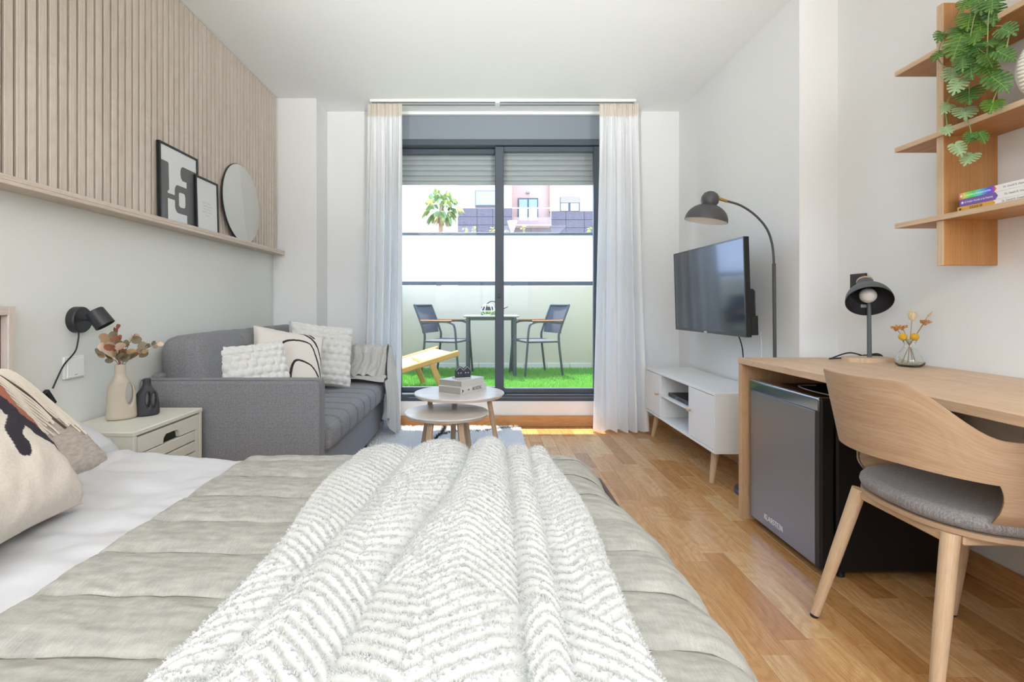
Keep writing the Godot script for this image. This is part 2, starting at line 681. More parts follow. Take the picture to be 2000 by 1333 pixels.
func planks(floor_node: Node) -> void:
	var tones := []
	for c in ["fff0da", "f5dfc0", "e6caa6", "fff8ea", "dcc09a", "f8e6cc"]:
		tones.append(mt("floor_strip_" + str(tones.size()), c, 0.24, {"tex": "oak_floor", "scale": Vector3(1.0, 2.0, 1), "spec": 0.5}))
	var lens := [0.30, 0.36, 0.43, 0.52]
	var kinds := {}
	var rest := MB.new()
	var wide := 0.086
	var x := -1.567
	while x < 1.739:
		var x1 := minf(x + wide, 1.74)
		var stop := 4.106 if x1 <= 1.56 else 2.54
		var d := -2.7 + R(0, 0.3) - 0.3
		while d < stop - 0.001:
			var q := rng.randi() % 4
			var e := minf(d + lens[q], stop)
			if stop - e < 0.05:
				e = stop
			var a := maxf(d, -2.7)
			var tone: int = [0, 1, 1, 2, 2, 3, 4, 5, 5, 1][rng.randi() % 10]
			var at := Vector3((x + x1) / 2, -0.006, -(a + e) / 2)
			var vari := rng.randi() % 5
			if x >= 0.0 and e > 0.5:
				var key := [int((e - a) * 1000), int((x1 - x) * 1000), vari]
				if not kinds.has(key):
					kinds[key] = bx(Vector3.ZERO, Vector3(x1 - x - 0.0007, 0.012, e - a - 0.0007), 0.0006, 2, Vector2(R(0, 1), R(0, 1))).mesh()
				put(kinds[key], "floor_strip", tones[tone], floor_node, Transform3D(Basis(), at))
			elif e > a:
				rest.box(at, Vector3(x1 - x - 0.0007, 0.012, e - a - 0.0007), 0.0006, 2, Vector2(R(0, 1), R(0, 1)))
			d = e
		x = x1
	put(rest, "hidden_floor_strips", tones[1], floor_node).set_meta("kind", "stuff")


func balcony_door() -> void:
	var o := Node3D.new()
	o.name = "window_1"
	add_child(o)
	tag(o, "slate grey sliding balcony door with a half-raised roller shutter", "", "", "structure")
	var s: Material = MT.slate
	put(span(-0.77, 1.0, 2.285, 2.475, 4.13, 4.40, 0.004), "shutter_box", MT.slate_lightened, o, Transform3D(), "grey roller shutter box")
	put(span(-0.77, 1.0, 2.238, 2.285, 4.12, 4.27, 0.003), "head_frame", s, o)
	put(span(-0.77, 1.0, 0.197, 0.252, 4.12, 4.27, 0.003), "threshold", s, o)
	put(span(-0.77, -0.72, 0.252, 2.238, 4.12, 4.27, 0.003), "jamb", s, o)
	put(span(0.95, 1.0, 0.252, 2.238, 4.12, 4.27, 0.003), "jamb", s, o)
	put(span(-0.60, 0.9, 0.222, 0.226, 4.112, 4.12, 0.001), "sill_bead", MT.slate_lightened, o)
	for k in [[-0.72, 0.16, 4.205, 0.05], [0.09, 0.95, 4.14, 0.07]]:
		var sash := Node3D.new()
		sash.name = "sliding_sash"
		o.add_child(sash, true)
		var x0: float = k[0]
		var x1: float = k[1]
		var d: float = k[2]
		var rail := 0.042
		put(span(x0, x0 + k[3], 0.254, 2.234, d, d + 0.045, 0.004), "stile", s, sash)
		put(span(x1 - k[3], x1, 0.254, 2.234, d, d + 0.045, 0.004), "stile", s, sash)
		put(span(x0 + k[3], x1 - k[3], 2.234 - rail, 2.234, d, d + 0.045, 0.004), "top_rail", s, sash)
		put(span(x0 + k[3], x1 - k[3], 0.254, 0.254 + rail, d, d + 0.045, 0.004), "bottom_rail", s, sash)
		var m := MB.new()
		m.quad(D(x0 + k[3], 0.296, d + 0.022), D(x1 - k[3], 0.296, d + 0.022), D(x1 - k[3], 2.192, d + 0.022), D(x0 + k[3], 2.192, d + 0.022))
		put(m, "glass_pane", MT.pane, sash)
	put(span(0.115, 0.135, 1.02, 1.05, 4.128, 4.14, 0.003), "latch", MT.dark_metal, o)
	# roller shutter, let down a little way
	var y := 1.962
	put(span(-0.74, 0.97, y, y + 0.03, 4.295, 4.315, 0.004), "shutter_bottom_bar", MT.shutter, o)
	y += 0.03
	var prof := PackedVector2Array([Vector2(0, 0), Vector2(0.009, 0.006), Vector2(0.011, 0.022), Vector2(0.009, 0.038), Vector2(0, 0.043), Vector2(-0.002, 0.043), Vector2(-0.002, 0)])
	var sl := MB.new()
	sl.prism(prof, -0.855, 0.855)
	var mesh := sl.mesh()
	while y < 2.28:
		put(mesh, "shutter_slat", MT.shutter, o, Transform3D(Basis(Vector3(0, 0, 1), Vector3(0, 1, 0), Vector3(-1, 0, 0)), D(0.115, y, 4.305)))
		y += 0.0435


func curtains() -> void:
	var track := thing("curtain_track", "slim white double curtain track fixed under the ceiling", "curtain track", D(0.142, 2.5, 3.9))
	put(bx(Vector3(0, -0.009, 0), Vector3(1.99, 0.018, 0.09), 0.003), "rail", MT.white_paint, track)
	for k in [-1, 1]:
		put(bx(Vector3(0, -0.0195, 0.022 * k), Vector3(1.97, 0.004, 0.008), 0.001), "runner_groove", MT.dark_metal, track)
	put(bx(Vector3(-0.04, -0.022, 0.0), Vector3(0.035, 0.01, 0.08), 0.002), "joint_clip", MT.white_plastic, track)
	var sheer := mt("sheer_cotton", "ffffff", 0.9, {"alpha": 0.88, "back": "a8a8a8"})
	var tape := mt("curtain_tape", "efe6d8", 0.9, {"back": "b8b0a4"})
	for c in [[-0.876, -0.618, -0.93, -0.635, "white sheer curtain gathered beside the sofa", 3.0], [0.867, 1.16, 0.81, 1.235, "white sheer curtain gathered beside the television cabinet", 8.0]]:
		var o := thing("sheer_curtain", c[4], "curtain", D((c[0] + c[1]) / 2, 0, 3.9), "curtains of the balcony door")
		var mid: float = (c[0] + c[1]) / 2
		var ph: float = c[5]
		var pos := func(a: float, b: float) -> Vector3:
			var h := 2.478 - b * 2.468
			var flare := pow(b, 1.4)
			var x0: float = lerpf(c[0], c[2], flare)
			var x1: float = lerpf(c[1], c[3], flare)
			var deep := 0.012 + 0.026 * smoothstep(0.0, 0.25, b)
			var fold := sin(a * TAU * 5.0 + ph + 0.9 * sin(a * 7.0 + b * 1.5)) * deep + 0.006 * sin(a * TAU * 13.0 + ph) * (1.0 - 0.7 * b)
			return Vector3(lerpf(x0, x1, a + 0.018 * sin(a * 31.0 + ph) * b) - mid, h + 0.006 * sin(a * 40.0) * b, fold - 0.02 * sin(b * PI) * a)
		var m := MB.new()
		m.grid(150, 60, pos, false, Vector2(1.2, 2.5))
		put(m, "cloth", sheer, o)
		var m2 := MB.new()
		m2.grid(150, 3, func(a, b): return pos.call(a, b * 0.038) + Vector3(0, 0.002, 0.003 + 0.004 * sin(a * 240.0)), false, Vector2(1, 0.1))
		put(m2, "heading_tape", tape, o)


func terrace() -> void:
	var stucco := mt("terrace_stucco", "dccfb8", 0.9)
	struct(span(-1.35, 1.75, -0.3, 0.135, 4.4, 6.73, 0.0), "floor_terrace", mt("turf_backing", "67b048", 0.95, {"tex": "turf", "scale": Vector3(3, 3, 1)}), "raised terrace floor under artificial grass")
	# artificial grass
	var blade := MB.new()
	for k in 3:
		var w := TAU * k / 3.0
		var s := Vector3(cos(w), 0, sin(w)) * 0.004
		var tip := Vector3(cos(w + 1.3) * 0.012, 0.028, sin(w + 1.3) * 0.012)
		blade.face3(-s, s, tip)
	var mm := MultiMesh.new()
	mm.transform_format = MultiMesh.TRANSFORM_3D
	mm.use_colors = true
	mm.mesh = blade.mesh()
	mm.instance_count = 20000
	for k in mm.instance_count:
		var p := D(R(-1.3, 1.7), 0.134, R(4.42, 6.71))
		mm.set_instance_transform(k, Transform3D(Basis(Vector3.UP, R(0, TAU)).scaled(Vector3.ONE * R(0.7, 1.3)), p))
		var g := R(0.75, 1.1)
		mm.set_instance_color(k, Color(0.27 * g, 0.60 * g, 0.12 * g))
	var gm := mt("turf_blade", "ffffff", 0.7, {"back": "808080"})
	gm.vertex_color_use_as_albedo = true
	var go := MultiMeshInstance3D.new()
	go.name = "artificial_grass"
	go.multimesh = mm
	go.material_override = gm
	add_child(go)
	tag(go, "bright green artificial grass covering the terrace", "grass", "", "stuff")
	# parapet with its skirting tiles
	struct(span(-1.35, 1.75, -0.3, 1.215, 6.73, 6.9, 0.004), "wall_terrace", stucco, "cream terrace parapet wall")
	struct(span(-1.5, -1.25, -0.3, 1.215, 4.4, 6.9, 0.004), "wall_terrace_side", stucco)
	struct(span(1.7, 1.9, -0.3, 2.5, 4.4, 6.9, 0.004), "wall_terrace_end", stucco)
	var tile := bx(Vector3.ZERO, Vector3(0.288, 0.075, 0.012), 0.002).mesh()
	var tw := mt("skirting_tile", "e6e2d6", 0.5)
	for k in 10:
		put(tile, "skirting_tile", tw, get_node("wall_terrace"), Transform3D(Basis(), D(-1.1 + k * 0.295, 0.172, 6.723)))
	# privacy screen of white panels in slate rails
	var o := thing("privacy_screen", "white privacy screen in slate grey rails on top of the terrace parapet", "screen", D(0.2, 1.215, 6.78))
	var milk := mt("milk_panel", "f4f6fa", 0.55, {"back": "e6eaf2"})
	put(bx(Vector3(0, 0.035, 0), Vector3(2.7, 0.05, 0.05), 0.004), "lower_rail", MT.dark_metal, o)
	put(bx(Vector3(0, 0.685, 0), Vector3(2.7, 0.035, 0.05), 0.004), "upper_rail", MT.dark_metal, o)
	for x in [-1.33, 0.0, 1.245]:
		put(bx(Vector3(x, 0.35, 0.0), Vector3(0.03, 0.64, 0.04), 0.003), "post", MT.dark_metal, o)
	for x in [-0.665, 0.62]:
		put(bx(Vector3(x, 0.364, 0), Vector3(1.22 if x > 0 else 1.30, 0.61, 0.008), 0.001), "panel", milk, o)
	# unseen slab overhead, placed and sized to shade the terrace
	struct(span(-1.7, 1.9, 2.68, 2.9, 4.4, 4.95, 0.0), "ceiling_unseen_overhang", stucco)
	terrace_furniture()


func garden_chair(label: String, at: Vector3, turn: float) -> void:
	var o := thing("garden_armchair", label, "chair", at, "armchairs of the terrace table", turn)
	var fm: Material = MT.dark_metal
	var sling: Material = MT.get("sling") if MT.has("sling") else mt("sling", "5d6068", 0.8, {"tex": "knit", "scale": Vector3(20, 20, 1)})
	var teak: Material = MT.get("teak") if MT.has("teak") else mt("teak", "b5794c", 0.6)
	for s in [-1.0, 1.0]:
		var z: float = s * 0.25
		put(tb(curve([Vector3(-0.25, 0, z), Vector3(-0.20, 0.42, z), Vector3(-0.22, 0.55, z), Vector3(-0.33, 0.83, z)], 5), 0.014, 8), "rear_leg", fm, o)
		put(tb(curve([Vector3(0.22, 0, z), Vector3(0.19, 0.35, z), Vector3(0.17, 0.57, z), Vector3(0.12, 0.625, z), Vector3(0.0, 0.64, z), Vector3(-0.24, 0.62, z)], 5), 0.013, 8), "front_leg", fm, o)
		put(bx(Vector3(-0.06, 0.652, z), Vector3(0.38, 0.014, 0.035), 0.005), "armrest", teak, o)
		put(tb([Vector3(0.19, 0.41, z), Vector3(-0.21, 0.41, z)], 0.012, 8), "seat_rail", fm, o)
	for x in [0.19, -0.2]:
		put(tb([Vector3(x, 0.41, -0.25), Vector3(x, 0.41, 0.25)], 0.012, 8), "cross_bar", fm, o)
	put(tb([Vector3(-0.33, 0.83, -0.25), Vector3(-0.33, 0.83, 0.25)], 0.012, 8), "top_bar", fm, o)
	put(bx(Vector3(0, 0.42, 0), Vector3(0.38, 0.006, 0.47), 0.002), "seat_sling", sling, o)
	var m := MB.new()
	m.grid(6, 8, func(a, b): return Vector3(lerpf(-0.225, -0.325, pow(b, 1.3)) - 0.012 * sin(a * PI), lerpf(0.50, 0.82, b), lerpf(-0.24, 0.24, a)), false, Vector2(0.5, 0.4))
	m.grid(6, 8, func(a, b): return Vector3(lerpf(-0.225, -0.325, pow(b, 1.3)) - 0.012 * sin(a * PI) - 0.005, lerpf(0.50, 0.82, b), lerpf(0.24, -0.24, a)), false, Vector2(0.5, 0.4))
	put(m, "back_sling", sling, o)


func terrace_furniture() -> void:
	var y0 := 0.135
	garden_chair("dark grey sling armchair on terrace grass beside the wooden lounger", D(-0.42, y0, 6.16), -0.30)
	garden_chair("dark grey sling armchair on terrace grass, farther from the wooden lounger", D(0.60, y0, 6.14), PI + 0.30)
	var t := thing("garden_table", "small square slate grey garden table on the terrace grass", "table", D(0.085, y0, 6.14))
	put(bx(Vector3(0, 0.7, 0), Vector3(0.64, 0.022, 0.5), 0.008), "tabletop", mt("table_grey", "8d939b", 0.4), t)
	for x in [-0.27, 0.27]:
		for z in [-0.2, 0.2]:
			put(bx(Vector3(x, 0.345, z), Vector3(0.04, 0.69, 0.04), 0.006), "leg", MT.dark_metal, t)
	for z in [-0.2, 0.2]:
		put(bx(Vector3(0, 0.672, z), Vector3(0.5, 0.035, 0.02), 0.003), "apron", MT.dark_metal, t)
	# watering can
	var wc := thing("watering_can", "dark metal watering can on the garden table behind the terrarium", "watering can", D(0.04, y0 + 0.711, 6.22))
	var cm := mt("can_metal", "3e4146", 0.4, {"metal": 0.6})
	var m := MB.new()
	m.lathes([[Vector2(0, 0), Vector2(0.075, 0)], [Vector2(0.075, 0), Vector2(0.07, 0.1)], [Vector2(0.07, 0.1), Vector2(0.03, 0.1)]], 24)
	put(m, "body", cm, wc)
	put(tb(curve([Vector3(-0.01, 0.1, 0), Vector3(0.0, 0.135, 0), Vector3(0.05, 0.165, 0), Vector3(0.1, 0.15, 0), Vector3(0.12, 0.07, 0), Vector3(0.07, 0.02, 0)], 5), 0.006, 8), "handle", cm, wc)
	put(tb([Vector3(0.07, 0.02, 0.02), Vector3(0.25, 0.1, 0.02)], [0.008, 0.005], 8), "spout", cm, wc)
	# terrarium
	var te := thing("terrarium", "white faceted terrarium frame filled with green plants on the garden table", "terrarium", D(0.05, y0 + 0.711, 6.02))
	var white: Material = MT.white_paint
	var low := []
	var mid := []
	var top := []
	for k in 6:
		var w := TAU * k / 6.0
		low.append(Vector3(cos(w) * 0.05, 0.006, sin(w) * 0.05)); mid.append(Vector3(cos(w) * 0.085, 0.05, sin(w) * 0.085)); top.append(Vector3(cos(w) * 0.045, 0.125, sin(w) * 0.045))
	for k in 6:
		for e in [[low[k], low[(k + 1) % 6]], [mid[k], mid[(k + 1) % 6]], [top[k], top[(k + 1) % 6]], [low[k], mid[k]], [mid[k], top[k]]]:
			put(tb(e, 0.005, 5), "frame_bar", white, te)
	var lf := MB.new()
	for k in 90:
		var c := Vector3(R(-0.08, 0.08), R(0.015, 0.05), R(-0.07, 0.07))
		var a := Vector3(R(-1, 1), R(-0.3, 1), R(-1, 1)).normalized() * 0.02
		var b := Vector3(R(-1, 1), R(-1, 1), R(-1, 1)).cross(a).normalized() * 0.009
		lf.quad(c - a, c + b, c + a, c - b)
	put(lf, "greenery", mt("terrarium_leaf", "6f9a4a", 0.6, {"back": "506030"}), te).set_meta("kind", "stuff")

	# lounger
	var lo := thing("wooden_lounger", "low pine lounger with a pale sling seat on the terrace grass", "lounger", D(-0.6, y0, 5.0))
	var pine := mt("pine", "edc48c", 0.55, {"tex": "oak_pale", "scale": Vector3(0.8, 4.0, 1)})
	var org := lo.position
	var dirv := Vector3(-0.54, -0.15, 0.26)
	var up_dir := Vector3(-0.36, 0.48, 0.17)
	var sides := [D(-0.26, 0.5, 4.95) - org, D(-0.50, 0.5, 5.45) - org]
	var across: Vector3 = (sides[1] - sides[0]).normalized()
	for e in sides:
		var nose: Vector3 = e
		var heel: Vector3 = e + dirv
		var fx := dirv.normalized()
		var fy: Vector3 = across.cross(fx).normalized()
		if fy.y < 0: fy = -fy
		put(bx((nose + heel) / 2, Vector3(dirv.length() + 0.05, 0.06, 0.028), 0.012, 0, Vector2(R(0, 1), R(0, 1)), Basis(fx, fy, fx.cross(fy))), "seat_rail", pine, lo)
		var bx_ := up_dir.normalized()
		var by: Vector3 = across.cross(bx_).normalized()
		put(bx(heel + up_dir * 0.46, Vector3(up_dir.length(), 0.05, 0.028), 0.01, 0, Vector2(R(0, 1), R(0, 1)), Basis(bx_, by, bx_.cross(by))), "back_rail", pine, lo)
		for q in [[0.42, Vector3(0.1, 0, -0.03)], [0.95, Vector3(-0.12, 0, 0.06)]]:
			var a: Vector3 = nose.lerp(heel, q[0]) - Vector3(0, 0.02, 0)
			var b: Vector3 = a + q[1]
			b.y = 0.02
			var lx: Vector3 = (b - a).normalized()
			var ly: Vector3 = across.cross(lx).normalized()
			put(bx((a + b) / 2, Vector3((b - a).length(), 0.055, 0.026), 0.006, 0, Vector2(R(0, 1), R(0, 1)), Basis(lx, ly, lx.cross(ly))), "leg", pine, lo)
	for q in [0.06, 0.5, 0.97]:
		put(tb([sides[0] + dirv * q, sides[1] + dirv * q], 0.013, 8), "cross_bar", pine, lo)
	var sl := MB.new()
	var s0: Vector3 = sides[0]
	var s1: Vector3 = sides[1]
	var seat := func(a: float, b: float) -> Vector3:
		return s0.lerp(s1, lerpf(0.05, 0.95, a)) + dirv * lerpf(0.05, 1.0, b) + Vector3(0, 0.015 - 0.03 * sin(a * PI) * sin(b * PI), 0)
	sl.grid(6, 8, seat)
	sl.grid(6, 8, func(a, b): return s0.lerp(s1, lerpf(0.05, 0.95, a)) + dirv + up_dir * b + Vector3(0, 0.015, 0))
	put(sl, "sling", mt("canvas", "f3ead9", 0.85), lo)
	var cu := thing("lounger_cushion", "white and orange striped cushion lying on the wooden lounger", "cushion", s0.lerp(s1, 0.45) + dirv * 1.02 + org + Vector3(-0.02, 0.035, 0.0))
	put(cushion(0.40, 0.30, 0.10, none, 14), "cover", mt("stripe", "ffffff", 0.9, {"tex": "stripes"}), cu, Transform3D(Basis(Vector3.UP, 1.15) * Basis(Vector3.RIGHT, -0.6), Vector3(-0.06, 0.12, 0.02)))


func cushion(w: float, h: float, t: float, disp: Callable = none, res := 28) -> MB:
	var m := MB.new()
	for s in [1.0, -1.0]:
		var sgn: float = s
		m.grid(res, res, func(a, b):
			var p: float = (a * 2.0 - 1.0) * sgn
			var q: float = b * 2.0 - 1.0
			var z := t * 0.5 * pow(maxf(0.0, (1.0 - p * p * p * p) * (1.0 - q * q * q * q)), 0.45)
			var x := p * w * 0.5 * (1.0 - 0.07 * (1.0 - q * q) * p * p)
			var y := q * h * 0.5 * (1.0 - 0.07 * (1.0 - p * p) * q * q)
			var d: float = disp.call(p, q, sgn) if disp.is_valid() else 0.0
			return Vector3(x, y, sgn * (z + d * minf(1.0, z / (t * 0.12)))))
	return m


func beyond() -> void:
	var st := mt("street", "b9b4ab", 0.9)
	struct(span(-40, 40, -0.6, -0.35, 6.95, 90, 0.0), "ground_street", st, "street below the terrace")
	# the house across the street
	var d := 35.0
	var k := 1010.0 / d
	var X := func(u: float) -> float: return (u - 945.0) / k
	var Y := func(v: float) -> float: return 0.955 + (598.0 - v) / k
	var o := thing("apartment_building", "pale apartment building with purple grey cladding across the street", "building", D(X.call(1040), -0.35, d))
	var org := o.position
	var pale := mt("facade_pale", "c4a496", 0.9)
	var clad := mt("facade_cladding", "776e76", 0.7, {"tex": "mottle", "scale": Vector3(0.5, 0.5, 1)})
	var glassy := mt("far_glass", "8ea0b4", 0.2)
	var P := func(u0, u1, v0, v1, d0, d1) -> MB:
		var m := span(X.call(u0), X.call(u1), Y.call(v1), Y.call(v0), d0, d1, 0.01)
		for q in m.v.size():
			m.v[q] -= org
		return m
	put(P.call(894, 1000, 250, 625, d, d + 6), "wall", pale, o)
	put(P.call(1000, 1500, 250, 625, d + 1.6, d + 7), "recessed_wall", pale, o)
	put(P.call(1078, 1500, 250, 407, d + 1.2, d + 1.6), "wall_pier", pale, o)
	var rows := [[408, 424], [424.6, 440], [440.6, 456], [456.6, 472], [472.6, 488]]
	for r in rows.size():
		for c in [[894, 931.6], [932.2, 962], [962.6, 1000]]:
			put(P.call(c[0], c[1], rows[r][0], rows[r][1], d - 0.12, d), "cladding_panel", clad, o)
		for c in [[1079, 1110], [1110.6, 1147], [1147.6, 1184]]:
			put(P.call(c[0], c[1], rows[r][0], rows[r][1], d + 1.08, d + 1.2), "cladding_panel", clad, o)
		if r > 1:
			for c in [[1000.6, 1040], [1040.6, 1078.4]]:
				put(P.call(c[0], c[1], rows[r][0], rows[r][1], d + 1.08, d + 1.2), "cladding_panel", clad, o)
	# windows
	var w1 := put(P.call(928.5, 968.5, 373, 405.5, d - 0.05, d + 0.05), "window_frame", MT.dark_metal, o)
	put(P.call(929.5, 967.5, 374, 401, d - 0.08, d - 0.05), "roller_blind", mt("far_blind", "9fb0c2", 0.6), w1)
	var w2 := put(P.call(1014.5, 1055.5, 378, 439, d + 1.5, d + 1.6), "balcony_door", MT.dark_metal, o)
	for c in [[1016.5, 1033.5], [1036.5, 1053.5]]:
		put(P.call(c[0], c[1], 381, 397, d + 1.45, d + 1.5), "pane", glassy, w2)
		put(P.call(c[0], c[1], 397, 424, d + 1.45, d + 1.5), "curtain_pane", mt("far_curtain", "e9edf2", 0.8), w2)
		put(P.call(c[0], c[1], 425, 438, d + 1.45, d + 1.5), "lower_pane", mt("far_dark", "4a4a58", 0.4), w2)
	var w3 := put(P.call(1099, 1138.5, 378, 406, d + 1.15, d + 1.2), "window_frame", MT.dark_metal, o)
	put(P.call(1099.5, 1138, 378.5, 390, d + 1.08, d + 1.15), "roller_blind", mt("far_blind_taupe", "9c9092", 0.7), w3)
	for c in [[1100.5, 1115], [1120, 1136]]:
		put(P.call(c[0], c[1], 391, 406, d + 1.1, d + 1.15), "pane", MT.far_curtain, w3)
	# balcony
	put(P.call(1000, 1078, 438, 440.5, d + 0.1, d + 1.6), "balcony_slab", pale, o)
	put(P.call(1000, 1077, 405, 407, d + 0.1, d + 0.16), "handrail", MT.white_paint, o)
	put(P.call(1075.5, 1077, 405, 438, d + 0.1, d + 0.16), "railing_post", MT.white_paint, o)
	put(P.call(1002, 1075, 424, 438, d + 0.11, d + 0.13), "railing_screen", mt("rail_tint", "b89a92", 0.5, {"alpha": 0.5}), o)
	put(P.call(1031, 1038, 366, 369, d + 1.3, d + 1.6), "wall_light", MT.slate_lightened, o)
	palm()
	# cone-headed street lamp
	var dl := 15.0
	var kl := 1010.0 / dl
	var lamp := thing("street_lamp", "cream street lamp with a cone-shaped head before the cladding", "street lamp", D((1000.5 - 945) / kl, -0.35, dl))
	var y1 := 0.955 + (598 - 455) / kl + 0.35
	var cone := MB.new()
	cone.lathes([[Vector2(0.02, y1 - 0.1), Vector2(0.03, y1), Vector2(0.148, y1 + 0.34)], [Vector2(0.148, y1 + 0.34), Vector2(0, y1 + 0.36)]], 24)
	put(cone, "lamp_head", mt("lamp_cream", "efe4cf", 0.6), lamp)
	put(tb([Vector3.ZERO, Vector3(0, y1 - 0.05, 0)], 0.035, 10), "pole", MT.dark_metal, lamp)
	# sprigs reaching over the screen
	var leaf := mt("sprig_leaf", "b9c15a", 0.6, {"back": "707830"})
	for s in [[909, 446, "beside the palm"], [926, 443, "under the blue blind of the pale building"], [961, 444, "before the last cladding panels beside the recess"], [989, 447, "touching the cone-headed street lamp"], [1022, 442, "below the balcony railing across the street"], [1152, 445, "below the taupe-blind window"]]:
		var ds := 7.3
		var ks := 1010.0 / ds
		var sp := thing("climbing_sprig", "yellow green sprig over the privacy screen " + s[2], "plant", D((s[0] - 945.0) / ks, -0.35, ds), "sprigs peeping over the screen")
		var h: float = 0.955 + (598 - s[1]) / ks + 0.35
		put(tb([Vector3.ZERO, Vector3(0.02, h * 0.6, 0), Vector3(0, h, 0)], 0.006, 5), "stem", mt("sprig_stem", "8a8a52", 0.7), sp)
		var m := MB.new()
		for q in 16:
			var c := Vector3(R(-0.03, 0.03), h - R(0.0, 0.16), R(-0.03, 0.03))
			var a := Vector3(R(-1, 1), R(-0.4, 1), R(-1, 1)).normalized() * 0.025
			var b := a.cross(Vector3(R(-1, 1), R(-1, 1), R(-1, 1))).normalized() * 0.011
			m.quad(c - a, c + b, c + a, c - b)
		put(m, "leaves", leaf, sp)


func palm() -> void:
	var d := 30.0
	var k := 1010.0 / d
	var base := D((857.0 - 945.0) / k, -0.35, d)
	var o := thing("fan_palm", "tall fan palm with drooping green fronds across the street", "tree", base)
	var top := Vector3((863.0 - 857.0) / k, 0.955 + (598 - 402) / k + 0.35, 0)
	put(tb(curve([Vector3.ZERO, Vector3(0.02, top.y * 0.5, 0), top], 6), [0.2, 0.18, 0.17, 0.16, 0.16, 0.15, 0.15, 0.15, 0.15, 0.14, 0.14, 0.14, 0.13], 10), "trunk", mt("palm_bark", "b08a6c", 0.9, {"tex": "grain", "scale": Vector3(2, 2, 1)}), o)
	var greens := [mt("palm_green", "6f8f5a", 0.6, {"back": "606838"}), mt("palm_green_light", "93a868", 0.6, {"back": "707a40"}), mt("palm_dry", "a8946c", 0.8, {"back": "605030"})]
	for q in 30:
		var az := q * 2.39996 + R(-0.2, 0.2)
		var el := lerpf(1.3, -1.25, pow(q / 29.0, 0.9))
		var out := Vector3(cos(az) * cos(el), sin(el), sin(az) * cos(el))
		var reach := R(0.6, 0.9) * (1.0 if el > -0.6 else 0.85)
		var hub := top + out * reach + Vector3(0, -0.1 * reach, 0)
		var m := MB.new()
		m.tube([top, top.lerp(hub, 0.5) + Vector3(0, 0.05, 0), hub], 0.012, 5, false)
		var side := out.cross(Vector3.UP).normalized()
		var upv := side.cross(out).normalized()
		for b in 24:
			var w := lerpf(-1.5, 1.5, b / 23.0)
			var dirb := (out * cos(w) + side * sin(w)).normalized()
			var ln := R(0.5, 0.68) * (0.75 + 0.25 * cos(w))
			var tip := hub + dirb * ln * 0.8 + Vector3(0, -0.45 * ln - R(0, 0.18), 0)
			var mid := hub + dirb * ln * 0.5
			var wv := dirb.cross(upv).normalized() * 0.0095
			m.quad(hub, mid + wv, tip, mid - wv)
		put(m, "frond", greens[2] if q > 26 else greens[q % 2], o)


# axes of a flat thing that stands facing into the room (+x) and leans back by a
func lean(a: float, yaw := 0.0) -> Basis:
	return Basis(Vector3.UP, yaw) * Basis(Vector3(0, 0, -1), Vector3(-sin(a), cos(a), 0), Vector3(cos(a), sin(a), 0))


